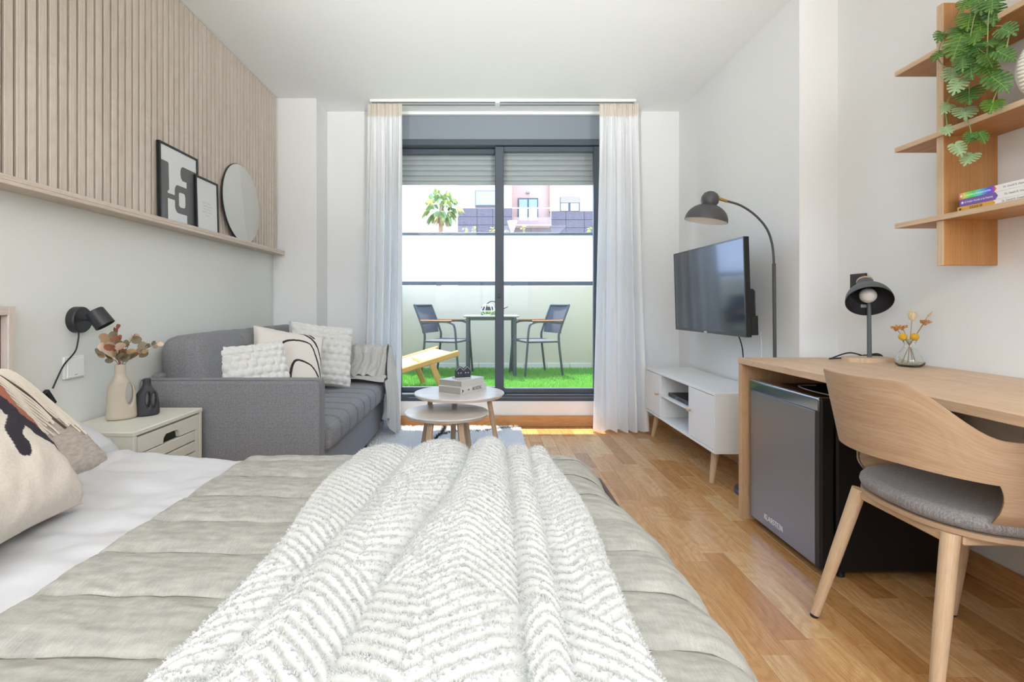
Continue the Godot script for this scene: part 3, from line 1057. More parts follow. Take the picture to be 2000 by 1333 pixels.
func slat_wall() -> void:
	var o := thing("slat_panel", "pale ash slatted panel covering the upper wall above the picture ledge", "wall panel", D(-1.566, 1.37, 2.0))
	var org := o.position
	put(bx(Vector3(0.0115, 0.5645, -0.069 + 0.0), Vector3(0.023, 1.127, 3.538), 0.0), "backing", MT.groove_brown, o, Transform3D(), "brown backing in the grooves")
	var kinds := []
	for k in 6:
		kinds.append(bx(Vector3.ZERO, Vector3(0.012, 1.127, 0.0315), 0.0015, 1, Vector2(k * 0.21, k * 0.17)).mesh())
	var d := 0.32
	while d < 3.83:
		put(kinds[rng.randi() % 6], "slat", MT.ash_slat, o, Transform3D(Basis(), D(-1.538, 1.9335, d) - org))
		d += 0.0435
	var l := thing("picture_ledge", "long pale ash picture ledge below the slatted panel", "shelf", D(-1.567, 1.33, 2.0))
	var m: Material = MT.ash_ledge
	for q in [["shelf_board", -1.567, -1.475, 1.332, 1.345], ["front_lip", -1.487, -1.475, 1.345, 1.363], ["back_strip", -1.567, -1.53, 1.345, 1.37]]:
		var b := span(q[1], q[2], q[3], q[4], 0.3, 3.836, 0.002, 2, Vector2(R(0, 1), R(0, 1)))
		for k in b.v.size():
			b.v[k] -= l.position
		put(b, q[0], m, l)
	picture("framed_abstract_print", "large black frame with a grey abstract print leaning on the ledge", D(-1.504, 1.3462, 2.572), 0.325, 0.385, 0.02, "abstract", 0.016, 0.018)
	picture("framed_quote_print", "small black frame with a few lines of handwriting, overlapping the large frame", D(-1.4885, 1.3462, 2.80), 0.225, 0.295, 0.028, "quote", 0.011, 0.0)
	# round mirror
	var r := 0.247
	var mi := thing("round_mirror", "frameless round mirror leaning on the picture ledge", "mirror", D(-1.498, 1.3462, 3.235))
	var bs := lean(0.05)
	var disc := MB.new()
	disc.lathes([[Vector2(0, 0), Vector2(r - 0.003, 0)], [Vector2(r - 0.003, 0), Vector2(r, -0.003)], [Vector2(r, -0.003), Vector2(r, -0.008)], [Vector2(r, -0.008), Vector2(0, -0.008)]], 96)
	var turn := Basis(Vector3.RIGHT, PI / 2)
	put(disc, "backing", MT.black_metal, mi, Transform3D(bs * turn, bs * Vector3(0, r, 0)))
	var gl := MB.new()
	gl.lathe([Vector2(0, 0.0008), Vector2(r - 0.004, 0.0008)], 96)
	put(gl, "mirror_glass", mt("mirror", "cccec9", 0.02, {"metal": 1.0}), mi, Transform3D(bs * turn, bs * Vector3(0, r, 0)))
	# lead of a light strip hanging in the corner
	var c := thing("light_cord", "thin white cord hanging from the end of the picture ledge", "cord", D(-1.55, 0.8, 3.82))
	put(tb(curve([Vector3(0, 0.53, 0), Vector3(0.002, 0.3, 0), Vector3(0, 0.1, 0), Vector3(0.01, 0.01, 0.01)], 5), 0.0022, 6), "cord", MT.white_plastic, c)
	put(tb([Vector3(0.0, 0.44, 0.0), Vector3(0.03, 0.455, 0.01)], 0.008, 10), "connector", MT.white_plastic, c)


func picture(called: String, label: String, at: Vector3, w: float, h: float, a: float, tex: String, t: float, mat_w: float) -> void:
	var o := thing(called, label, "picture frame", at)
	o.basis = lean(a)
	var f := 0.011
	for s in [-1, 1]:
		put(bx(Vector3(s * (w - f) / 2, h / 2, -t / 2), Vector3(f, h, t), 0.001), "frame_side", MT.black_plastic, o)
	put(bx(Vector3(0, f / 2, -t / 2), Vector3(w - 2 * f, f, t), 0.001), "frame_bottom", MT.black_plastic, o)
	put(bx(Vector3(0, h - f / 2, -t / 2), Vector3(w - 2 * f, f, t), 0.001), "frame_top", MT.black_plastic, o)
	var p := MB.new()
	var x := w / 2 - f
	p.quad(Vector3(-x, f, -0.005), Vector3(x, f, -0.005), Vector3(x, h - f, -0.005), Vector3(-x, h - f, -0.005), [Vector2(0, 1), Vector2(1, 1), Vector2(1, 0), Vector2(0, 0)])
	put(p, "print", mt("print_" + tex, "f4f4f4", 0.8, {"tex": tex}), o)
	put(bx(Vector3(0, h / 2, -t + 0.002), Vector3(w - 2 * f, h - 2 * f, 0.003), 0.0), "back_board", MT.black_plastic, o)
	var g := MB.new()
	g.quad(Vector3(-x, f, -0.003), Vector3(x, f, -0.003), Vector3(x, h - f, -0.003), Vector3(-x, h - f, -0.003))
	put(g, "glazing", MT.pane, o)


func print_textures() -> void:
	# the abstract print: soft grey shapes on white
	var w := 160
	var h := 192
	var im := Image.create(w, h, false, Image.FORMAT_RGB8)
	im.fill(Color("f3f5f7"))
	var ink := Color("6b6a6b")
	var rr := func(x: float, y: float, x0: float, y0: float, x1: float, y1: float, r: float) -> float:
		var q := Vector2(maxf(maxf(x0 + r - x, x - x1 + r), 0), maxf(maxf(y0 + r - y, y - y1 + r), 0))
		return q.length() - r
	for y in h:
		for x in w:
			var u := float(x) / w
			var v := float(y) / h
			var dd := minf(rr.call(u, v, -0.1, 0.2, 0.21, 0.58, 0.03), rr.call(u, v, -0.1, 0.5, 0.17, 0.97, 0.02))
			dd = minf(dd, rr.call(u, v, 0.1, 0.61, 0.45, 0.68, 0.01))
			dd = minf(dd, rr.call(u, v, 0.36, 0.46, 0.8, 0.84, 0.09))
			dd = minf(dd, rr.call(u, v, 0.53, 0.18, 1.1, 0.38, 0.08))
			dd = minf(dd, rr.call(u, v, 0.70, 0.25, 1.1, 0.98, 0.02))
			dd = maxf(dd, -rr.call(u, v, 0.47, 0.55, 0.65, 0.75, 0.04))
			if dd < 0.0:
				im.set_pixel(x, y, ink)
	TX["abstract"] = ImageTexture.create_from_image(im)
	# a few handwritten lines
	var im2 := Image.create(128, 168, false, Image.FORMAT_RGB8)
	im2.fill(Color("f2f2f4"))
	for k in 5:
		var half: int = [30, 32, 30, 31, 14][k]
		for x in range(64 - half, 64 + half):
			if sin(x * 0.55 + k * 1.7) > -0.55 or sin(x * 0.13 + k) > 0.7:
				im2.set_pixel(x, 74 + k * 10 + int(round(1.6 * sin(x * 1.3 + k * 2.0))), Color("8d8d92"))
	TX["quote"] = ImageTexture.create_from_image(im2)
	# cushion with abstract lines: cream cloth, black strokes
	var im3 := Image.create(256, 256, false, Image.FORMAT_RGB8)
	im3.fill(Color("ece4da"))
	var ink3 := Color("332c2b")
	for s in [[[0.40, 0.0], [0.26, 0.25], [0.24, 0.55], [0.42, 0.78], [0.72, 0.80], [0.86, 0.6], [1.0, 0.28]], [[0.55, 0.0], [0.50, 0.28], [0.56, 0.50], [0.78, 0.46], [0.92, 0.32]], [[0.62, 0.98], [0.70, 0.95], [0.86, 0.78], [0.99, 0.5]], [[0.62, 0.98], [0.72, 0.99], [0.82, 0.9]], [[0.0, 0.30], [0.1, 0.20], [0.22, 0.14]]]:
		var pts := []
		for p in s:
			pts.append(Vector3(p[0], 1.0 - p[1], 0))
		var path := curve(pts, 60)
		for k in path.size():
			var q: Vector3 = path[k] * 255.0
			var r := 2.2 + 2.0 * absf(sin(k * 0.013 + s[0][0] * 7.0))
			for dy in range(-4, 5):
				for dx in range(-4, 5):
					if dx * dx + dy * dy <= r * r:
						im3.set_pixel(clampi(int(q.x) + dx, 0, 255), clampi(int(q.y) + dy, 0, 255), ink3)
	im3.flip_y()
	TX["strokes"] = ImageTexture.create_from_image(im3)
	# bed cushion: cream with navy bands and a terracotta field
	var im4 := Image.create(192, 192, false, Image.FORMAT_RGB8)
	var r4 := RandomNumberGenerator.new()
	r4.seed = 4
	var bands := [PackedVector2Array([Vector2(1.0, 0.16), Vector2(0.80, 0.42), Vector2(0.68, 1.0)]), PackedVector2Array([Vector2(0.80, 0.42), Vector2(0.72, 0.37), Vector2(0.69, 0.28)])]
	for y in 192:
		for x in 192:
			var p := Vector2(x / 191.0, y / 191.0)
			var near := 9.0
			for b in bands:
				for k in b.size() - 1:
					near = minf(near, p.distance_to(Geometry2D.get_closest_point_to_segment(p, b[k], b[k + 1])))
			var col := Color("f1ebe2")
			if near < 0.035:
				col = Color("35303c")
			elif p.x > (lerpf(1.0, 0.80, (p.y - 0.16) / 0.26) if p.y < 0.42 else lerpf(0.80, 0.68, (p.y - 0.42) / 0.58)):
				col = Color("c07a62")
			im4.set_pixel(x, y, col.darkened(r4.randf() * 0.06))
	TX["bands"] = ImageTexture.create_from_image(im4)
	var im5 := Image.create(64, 8, false, Image.FORMAT_RGB8)
	for x in 64:
		for y in 8:
			im5.set_pixel(x, y, Color("e8a878") if (x % 10) < 4 else Color("fbf5ee"))
	TX["stripes"] = ImageTexture.create_from_image(im5)


func bed() -> void:
	var o := thing("bed", "double bed with a pale fretwork headboard and dark base", "bed", D(-0.6, 0, 0.82))
	var org := o.position
	var P := func(m: MB) -> MB:
		for k in m.v.size():
			m.v[k] -= org
		return m
	put(P.call(span(-1.49, 0.30, 0.06, 0.24, 0.08, 1.55, 0.01)), "base", mt("bed_base", "5d5148", 0.9), o)
	put(P.call(span(0.338, 0.356, 0.1, 0.435, 0.1, 1.57, 0.006)), "dark_foot_strip", MT.bed_base, o)  # thin dark strip just under the quilt edge
	for x in [-1.4, 0.22]:
		for d in [0.18, 1.45]:
			put(P.call(span(x - 0.03, x + 0.03, 0.0, 0.06, d - 0.03, d + 0.03, 0.004)), "foot", MT.black_plastic, o)
	put(P.call(span(-1.49, 0.275, 0.24, 0.478, 0.06, 1.572, 0.05)), "mattress", mt("mattress_white", "e9e7e4", 0.9), o)
	# headboard: frame with slanting fret bars before a dark board
	var hb := Node3D.new()
	hb.name = "headboard"
	o.add_child(hb)
	hb.set_meta("label", "pale wooden headboard with slanting fretwork")
	var hm: Material = MT.ash_slat
	put(P.call(span(-1.556, -1.548, 0.1, 0.945, 0.0, 1.672, 0.001)), "back_board", mt("fret_dark", "7a4e42", 0.8), hb)
	put(P.call(span(-1.548, -1.522, 0.1, 0.955, 1.655, 1.682, 0.002, 1)), "stile", hm, hb)
	put(P.call(span(-1.548, -1.522, 0.1, 0.955, -0.03, -0.003, 0.002, 1)), "stile", hm, hb)
	put(P.call(span(-1.548, -1.522, 0.925, 0.955, -0.003, 1.655, 0.002, 2)), "top_rail", hm, hb)
	put(P.call(span(-1.548, -1.522, 0.1, 0.14, -0.003, 1.655, 0.002, 2)), "bottom_rail", hm, hb)
	var cols := 6
	var cw := 1.658 / cols
	for c in cols:
		var s := 1.0 if c % 2 == 0 else -1.0
		var bar := bx(Vector3.ZERO, Vector3(0.022, 0.021, cw * 1.36), 0.001, 2, Vector2(c * 0.13, 0.2), Basis(Vector3.RIGHT, s * 0.8)).mesh()
		var d0 := -0.003 + cw * (c + 0.5)
		var y := 0.28
		while y < 0.80:
			put(bar, "fret_bar", hm, hb, Transform3D(Basis(), D(-1.537, y, d0) - org))
			y += 0.044


# how a cloth lies over a rounded edge: s metres from the middle, flat up to len, then round and down
func over_edge(s: float, length: float, r: float) -> Vector2:
	var flat := length - r
	if s < flat:
		return Vector2(s, 0)
	var w := (s - flat) / r
	if w < PI / 2:
		return Vector2(flat + r * sin(w), -r * (1.0 - cos(w)))
	return Vector2(length, -r - (s - flat - r * PI / 2))


func ridges(ph: float) -> float:
	return pow(absf(sin(ph * PI)), 0.7)


func bedding() -> void:
	var nz := FastNoiseLite.new()
	nz.seed = 3
	nz.frequency = 1.0
	nz.fractal_octaves = 3
	var mid := 0.80
	# sheet
	var sheet := thing("bed_sheet", "white cotton sheet smoothed over the mattress", "sheet", D(-0.6, 0.49, mid))
	var m := MB.new()
	m.grid(150, 130, func(a, b):
		var s := lerpf(-0.85, 1.0, b)
		var e := over_edge(absf(s), 0.79, 0.06)
		var d := mid + signf(s) * e.x
		var x := lerpf(-1.50, 0.20, a)
		var wr := 0.010 * nz.get_noise_2d(x * 1.5 + 4.0, d * 7.0) + 0.006 * nz.get_noise_2d(x * 9.0, d * 4.0 + 9.0) + 0.004 * nz.get_noise_2d(x * 3.0 + d * 9.0, d * 14.0)
		var seam := 0.012 * smoothstep(-0.02, 0.02, -1.0 + 0.06 * sin(d * 3.0) - x)
		var puff := 0.022 * smoothstep(1.0, 1.5, d) * exp(-pow((x + 1.03) / 0.16, 2.0))
		return Vector3(x + 0.6, 0.49 + e.y + wr + seam + puff - 0.49 + 0.002, -(d - mid)), false, Vector2(1.7, 1.85))
	put(m, "cloth", mt("cotton_white", "d2d2d3", 0.9, {}), sheet)
	# quilt with rows of stitching
	var quilt := thing("quilt", "sage grey linen quilt with stitched rows over the foot half of the bed", "quilt", D(-0.2, 0.5, mid))
	m = MB.new()
	var lay := func(a: float, b: float) -> Vector3:
		var s := lerpf(-0.86, 1.06, b)
		var e := over_edge(absf(s), 0.805, 0.085)
		var d0 := mid + s
		var far := smoothstep(1.05, 1.3, d0)
		var reach := lerpf(1.28, 1.10, far)
		var t = a * reach
		var f := over_edge(t, lerpf(1.088, 1.05, far), 0.10)
		var row := fposmod(d0 - 0.11 + 0.008 * sin(t * 5.0), 0.14) / 0.14
		var puff := 0.016 * pow(sin(row * PI), 0.33) * smoothstep(0.0, 0.03, t)
		var wr := 0.004 * nz.get_noise_2d(t * 9.0, d0 * 5.0) + 0.0022 * nz.get_noise_2d(t * 9.0 + 7.0 + d0 * 12.0, d0 * 26.0)
		var lift := (puff + wr)
		var edge := 1.0 - smoothstep(0.0, 0.012, t)
		# outward direction follows the rounded foot and far edges
		var nx := clampf((t - 0.955) / 0.157, 0.0, 1.0)
		var nd := clampf((absf(s) - 0.72) / 0.13, 0.0, 1.0)
		var q := Vector3(-0.72 + f.x, 0.497 + f.y + e.y - 0.009 * edge, mid + signf(s) * e.x)
		q += Vector3(nx, 1.0 - 0.7 * maxf(nx, nd), nd * signf(s)).normalized() * lift
		return Vector3(q.x + 0.2, q.y - 0.5, -(q.z - mid))
	m.grid(130, 470, lay, false, Vector2(1.3, 1.9))
	put(m, "cloth", mt("linen_sage", "cbcabf", 0.95, {"tex": "linen", "scale": Vector3(2.6, 2.6, 1), "bump": ["linen", 0.06]}), quilt)
	# stitching along each row
	var thread := mt("thread", "6f6d63", 0.9)
	for k in range(-2, 13):
		var path := []
		for j in 64:
			var a: float = lerpf(0.02, 0.98, j / 63.0)
			var sd: float = 0.11 + k * 0.14 - mid - 0.008 * sin(a * 1.25 * 5.0)
			if sd > -0.85 and sd < 1.04:
				path.append(lay.call(a, (sd + 0.86) / 1.92) + Vector3(0.001 if a > 0.86 else 0.0, 0.0025, 0))
		if path.size() > 10:
			put(tb(path, 0.0017, 5), "stitching", thread, quilt)
	# fleece throw with carved zigzag ribs
	throw_blanket(nz, mid)
	# cushions and pillow at the head
	var pw := thing("bed_pillow", "white cotton bed pillow tucked behind the beige cushion", "pillow", D(-1.275, 0.625, 1.285))
	put(cushion(0.62, 0.40, 0.14, func(p, q, s): return 0.006 * nz.get_noise_2d(p * 6.0, q * 5.0 + s), 30), "pillowcase", MT.cotton_white, pw, Transform3D(lean(1.05, 0.05), Vector3(0.015, -0.02, 0.02)))
	var cb := thing("tufted_cushion", "beige linen cushion with rows of tufted cord", "cushion", D(-1.20, 0.625, 1.255))
	var bb := lean(0.80, 0.12)
	put(cushion(0.46, 0.42, 0.15, func(p, q, s): return 0.005 * nz.get_noise_2d(p * 7.0, q * 4.0 + s * 3.0), 34), "cover", mt("linen_beige", "dfd3c5", 0.95, {"tex": "linen", "scale": Vector3(2, 2, 1), "bump": ["linen", 0.08]}), cb, Transform3D(bb, Vector3.ZERO))
	var cord := mt("tuft_cord", "e9dfd0", 0.9)
	var dark := mt("dark_cord", "5b4d46", 0.9)
	for k in 26:
		var p0 := 0.90 - k * 0.036
		var low := -0.45 + 0.22 * absf(sin(k * 1.3)) - 0.1 * sin(k * 0.35)
		var path := []
		for j in 12:
			var q := lerpf(low, 0.86, j / 11.0)
			var p := p0 - 0.16 * (1.0 - q) * 0.0 + 0.015 * sin(q * 9.0 + k)
			var z := 0.075 * pow(maxf(0.0, (1.0 - pow(p, 4)) * (1.0 - pow(q, 4))), 0.45)
			path.append(bb * Vector3(p * 0.23 * (1.0 - 0.07 * (1.0 - q * q) * p * p), q * 0.21 * (1.0 - 0.07 * (1.0 - p * p) * q * q), z + 0.003))
		put(tb(path, 0.0024, 6), "tufted_cord", dark if k == 12 else cord, cb)
	var ca := thing("banded_cushion", "large cream cushion with navy bands and a terracotta field", "cushion", D(-1.015, 0.705, 0.885))
	put(cushion(0.52, 0.50, 0.19, func(p, q, s): return 0.006 * nz.get_noise_2d(p * 5.0 + 3.0, q * 4.0 + s * 3.0), 40), "cover", mt("banded_cloth", "f3eee8", 0.95, {"tex": "bands"}), ca, Transform3D(lean(0.68, 0.16), Vector3.ZERO))


func throw_blanket(nz: FastNoiseLite, mid: float) -> void:
	var o := thing("fleece_throw", "fluffy white throw with zigzag ribs lying in folds across the quilt", "blanket", D(-0.08, 0.5, mid))
	var org := o.position
	var crest := []
	var heights := [0.018, 0.032, 0.036, 0.022, 0.016]
	var lines := func(d: float) -> Array:
		var t := clampf((d - 0.6) / 1.0, -0.3, 1.2)
		return [-0.385 + 0.012 * sin(d * 9.0), lerpf(-0.315, -0.205, t), lerpf(-0.175, -0.035, t) + 0.012 * sin(d * 6.0), lerpf(0.05, 0.068, t), lerpf(0.105, 0.135, t), lerpf(0.225, 0.20, t) + 0.012 * sin(d * 7.0)]
	var body := func(a: float, s: float) -> Vector3:
		var e := over_edge(absf(s), 0.815, 0.09)
		var d := mid + s
		var l: Array = lines.call(d)
		var x := lerpf(l[0], l[5], a)
		var h := 0.0
		for k in 5:
			if x >= l[k] and x <= l[k + 1]:
				var w: float = (x - l[k]) / maxf(l[k + 1] - l[k], 1e-4)
				h = heights[k] * pow(maxf(0.0, sin(w * PI)), 0.55) * (1.0 + 0.25 * nz.get_noise_2d(k * 5.0, d * 2.2))
				break
		h += 0.006 * nz.get_noise_2d(x * 7.0, d * 3.0)
		h *= smoothstep(0.0, 0.03, minf(a, 1.0 - a) * 2.0) * 0.4 + 0.6
		var zig := absf(fposmod(x * 2.9 + 0.25 + 0.35 * floor(fposmod(d * 1.35 + x * 0.4, 2.0)), 1.0) - 0.5) * 2.0
		var ph := d / 0.026 + zig * 5.5 + 0.3 * nz.get_noise_2d(x * 6.0, d * 6.0)
		var crown := ridges(ph)
		crest.append(crown)
		var rib := 0.0085 * crown
		var rim := smoothstep(0.0, 0.02, minf(a, 1.0 - a))
		var nd := clampf((absf(s) - 0.74) / 0.14, 0.0, 1.0)
		var q := Vector3(x, 0.509 + e.y, mid + signf(s) * e.x)
		q += Vector3(0, 1.0 - 0.75 * nd, nd * signf(s)).normalized() * ((h + rib + 0.006) * lerpf(0.1, 1.0, rim))
		return q
	var m := MB.new()
	m.grid(170, 470, func(a, b):
		var q: Vector3 = body.call(a, lerpf(-0.86, 1.08, b))
		return Vector3(q.x - org.x, q.y - org.y, -q.z - org.z), false, Vector2(0.6, 1.9))
	var fleece := mt("fleece_white", "d8d8d4", 0.95)
	put(m, "fleece", fleece, o)
	# the pile: short soft tufts standing on the ribs
	var pile := MB.new()
	var cols := 171
	for k in 40000:
		# more tufts where the throw is near and seen large
		var b := 0.0
		var a := 0.0
		var gi := 0
		var gj := 0
		var v0 := 0
		for attempt in 6:
			b = 0.14 + pow(rng.randf(), 1.25) * 0.83
			a = rng.randf()
			gi = int(a * 169.99)
			gj = int(b * 469.99)
			v0 = gj * cols + gi
			if crest[v0] > 0.72:
				break
		var fa := a * 170.0 - gi
		var fb := b * 470.0 - gj
		var p: Vector3 = m.v[v0].lerp(m.v[v0 + 1], fa).lerp(m.v[v0 + cols].lerp(m.v[v0 + cols + 1], fa), fb)
		var nn: Vector3 = m.n[v0]
		if nn.y < 0: nn = -nn
		nn = (nn + Vector3(R(-0.35, 0.35), 0, R(-0.35, 0.35))).normalized()
		var sx := nn.cross(Vector3(R(-1, 1), R(-0.2, 0.2), R(-1, 1))).normalized()
		tuft_at(pile, Transform3D(Basis(sx, nn, sx.cross(nn)), p - nn * 0.001), 5, R(0.7, 1.25), 0.0008, 0.0022, 0.0050)
	put(pile, "pile", fleece, o).set_meta("kind", "stuff")


# a few pointed fibres spreading from one root
func tuft_at(m: MB, xf: Transform3D, n: int, size: float, half: float, spread: float, high: float) -> void:
	for k in n:
		var w := TAU * k / n
		var s := Vector3(-sin(w), 0, cos(w)) * half * size
		m.face3(xf * -s, xf * s, xf * (Vector3(cos(w) * spread, high, sin(w) * spread) * size))


func bedside() -> void:
	# reading lamp on the wall
	var o := thing("wall_reading_lamp", "black round wall lamp with a small tilting head above the nightstand", "wall lamp", D(-1.567, 0.902, 1.985))
	var bm: Material = MT.black_metal
	var disc := MB.new()
	var tx := Transform3D(Basis(Vector3(0, 0, 1), Vector3(1, 0, 0), Vector3(0, 1, 0)), Vector3.ZERO)
	disc.lathes([[Vector2(0.05, 0.0), Vector2(0.05, 0.026)], [Vector2(0.05, 0.026), Vector2(0.047, 0.03)], [Vector2(0.047, 0.03), Vector2(0, 0.03)]], 48, tx)
	put(disc, "wall_plate", bm, o)
	put(tb([Vector3(0.03, 0.0, 0), Vector3(0.06, 0.002, 0.0)], 0.0045, 10), "arm", bm, o)
	put(tb([Vector3(0.045, 0.001, 0), Vector3(0.075, 0.004, 0.0)], 0.007, 10), "joint", bm, o)
	var ax := Vector3(0.52, -0.82, -0.15).normalized()
	var sx := ax.cross(Vector3.FORWARD).normalized()
	var hx := Transform3D(Basis(sx, ax, sx.cross(ax)), Vector3(0.093, 0.006, 0.0))
	var head := MB.new()
	head.lathes([[Vector2(0, -0.034), Vector2(0.029, -0.034)], [Vector2(0.029, -0.034), Vector2(0.032, -0.03), Vector2(0.035, 0.034)], [Vector2(0.035, 0.034), Vector2(0.0325, 0.034)], [Vector2(0.0325, 0.034), Vector2(0.0315, 0.012)]], 40, hx)
	put(head, "lamp_head", bm, o)
	var inn := MB.new()
	inn.lathe([Vector2(0, 0.014), Vector2(0.0315, 0.014)], 32, hx)
	put(inn, "diffuser", MT.white_plastic, o)
	var cable := curve([Vector3(0.012, -0.05, 0.0), Vector3(0.014, -0.075, 0.005), Vector3(0.014, -0.12, 0.02), Vector3(0.016, -0.165, 0.075), Vector3(0.014, -0.215, 0.105), Vector3(0.012, -0.245, 0.12)], 6)
	put(tb(cable, 0.0028, 8), "cable", MT.black_plastic, o)
	var sd := Vector3(0, -0.045, 0.03).normalized()
	put(bx(Vector3(0.013, -0.275, 0.135), Vector3(0.018, 0.065, 0.022), 0.004, 1, Vector2.ZERO, Basis(Vector3.RIGHT, 0.6)), "inline_switch", MT.black_plastic, o)
	put(tb([Vector3(0.013, -0.3, 0.15), Vector3(0.012, -0.42, 0.19)], 0.0028, 8), "cable_end", MT.black_plastic, o)
	# switch plate
	var sw := thing("light_switch", "square white light switch on the sage wall behind the lamp cable", "light switch", D(-1.567, 0.722, 1.968))
	put(bx(Vector3(0.005, 0, 0), Vector3(0.01, 0.085, 0.1), 0.003), "plate", MT.white_plastic, sw)
	put(bx(Vector3(0.0115, -0.002, -0.002), Vector3(0.005, 0.072, 0.082), 0.002), "rocker", MT.white_plastic, sw)
	put(bx(Vector3(0.0142, -0.028, -0.002), Vector3(0.001, 0.002, 0.012), 0.0), "mark", MT.slate_lightened, sw)
	# nightstand
	var cream := mt("nightstand_cream", "e6e4d6", 0.5)
	var t := thing("nightstand", "cream wooden nightstand with a slotted drawer front between bed and sofa", "nightstand", D(-1.4, 0, 2.065))
	var org := t.position
	var P := func(mb: MB) -> MB:
		for k in mb.v.size():
			mb.v[k] -= org
		return mb
	var n0 := 1.84
	var n1 := 2.29
	put(P.call(span(-1.555, -1.245, 0.487, 0.505, n0, n1, 0.003)), "top", cream, t)
	put(P.call(span(-1.555, -1.247, 0.05, 0.487, n0 + 0.002, n0 + 0.02, 0.002)), "side", cream, t)
	put(P.call(span(-1.555, -1.247, 0.05, 0.487, n1 - 0.02, n1 - 0.002, 0.002)), "side", cream, t)
	put(P.call(span(-1.555, -1.549, 0.05, 0.487, n0 + 0.02, n1 - 0.02, 0.0)), "back", cream, t)
	put(P.call(span(-1.549, -1.28, 0.05, 0.068, n0 + 0.02, n1 - 0.02, 0.0)), "bottom", cream, t)
	for x in [-1.53, -1.275]:
		for d in [n0 + 0.03, n1 - 0.03]:
			put(P.call(span(x - 0.015, x + 0.015, 0.0, 0.05, d - 0.015, d + 0.015, 0.003)), "foot", cream, t)
	for q in 2:
		var y1 := 0.483 - q * 0.21
		var dr := Node3D.new()
		dr.name = "drawer"
		t.add_child(dr, true)
		var a := n0 + 0.023
		var b := n1 - 0.023
		# top board with a finger cut-out, in local x along the depth
		var cx := (a + b) / 2 - a
		var poly := PackedVector2Array([Vector2(0, 0), Vector2(cx - 0.055, 0), Vector2(cx - 0.05, 0.02), Vector2(cx - 0.035, 0.032), Vector2(cx + 0.035, 0.032), Vector2(cx + 0.05, 0.02), Vector2(cx + 0.055, 0), Vector2(b - a, 0), Vector2(b - a, 0.06), Vector2(0, 0.06)])
		var pr := MB.new()
		pr.prism(poly, 0, 0.016, Transform3D(Basis(Vector3(0, 0, -1), Vector3(0, 1, 0), Vector3(1, 0, 0)), D(-1.263, y1 - 0.062, a)))
		put(P.call(pr), "front_board", cream, dr)
		for k in 3:
			put(P.call(span(-1.263, -1.247, y1 - 0.107 - k * 0.046, y1 - 0.067 - k * 0.046, a + 0.03, b - 0.03, 0.0015)), "front_board", cream, dr)
		for s in [[a, a + 0.0295], [b - 0.0295, b]]:
			put(P.call(span(-1.263, -1.247, y1 - 0.2, y1 - 0.0625, s[0], s[1], 0.001)), "front_stile", cream, dr)
		put(P.call(span(-1.279, -1.266, y1 - 0.195, y1 - 0.09, a + 0.005, b - 0.005, 0.0)), "box_front", cream, dr)
	vases()


func smin(a: float, b: float, k: float) -> float:
	var h := clampf(0.5 + 0.5 * (b - a) / k, 0.0, 1.0)
	return lerpf(b, a, h) - k * h * (1.0 - h)


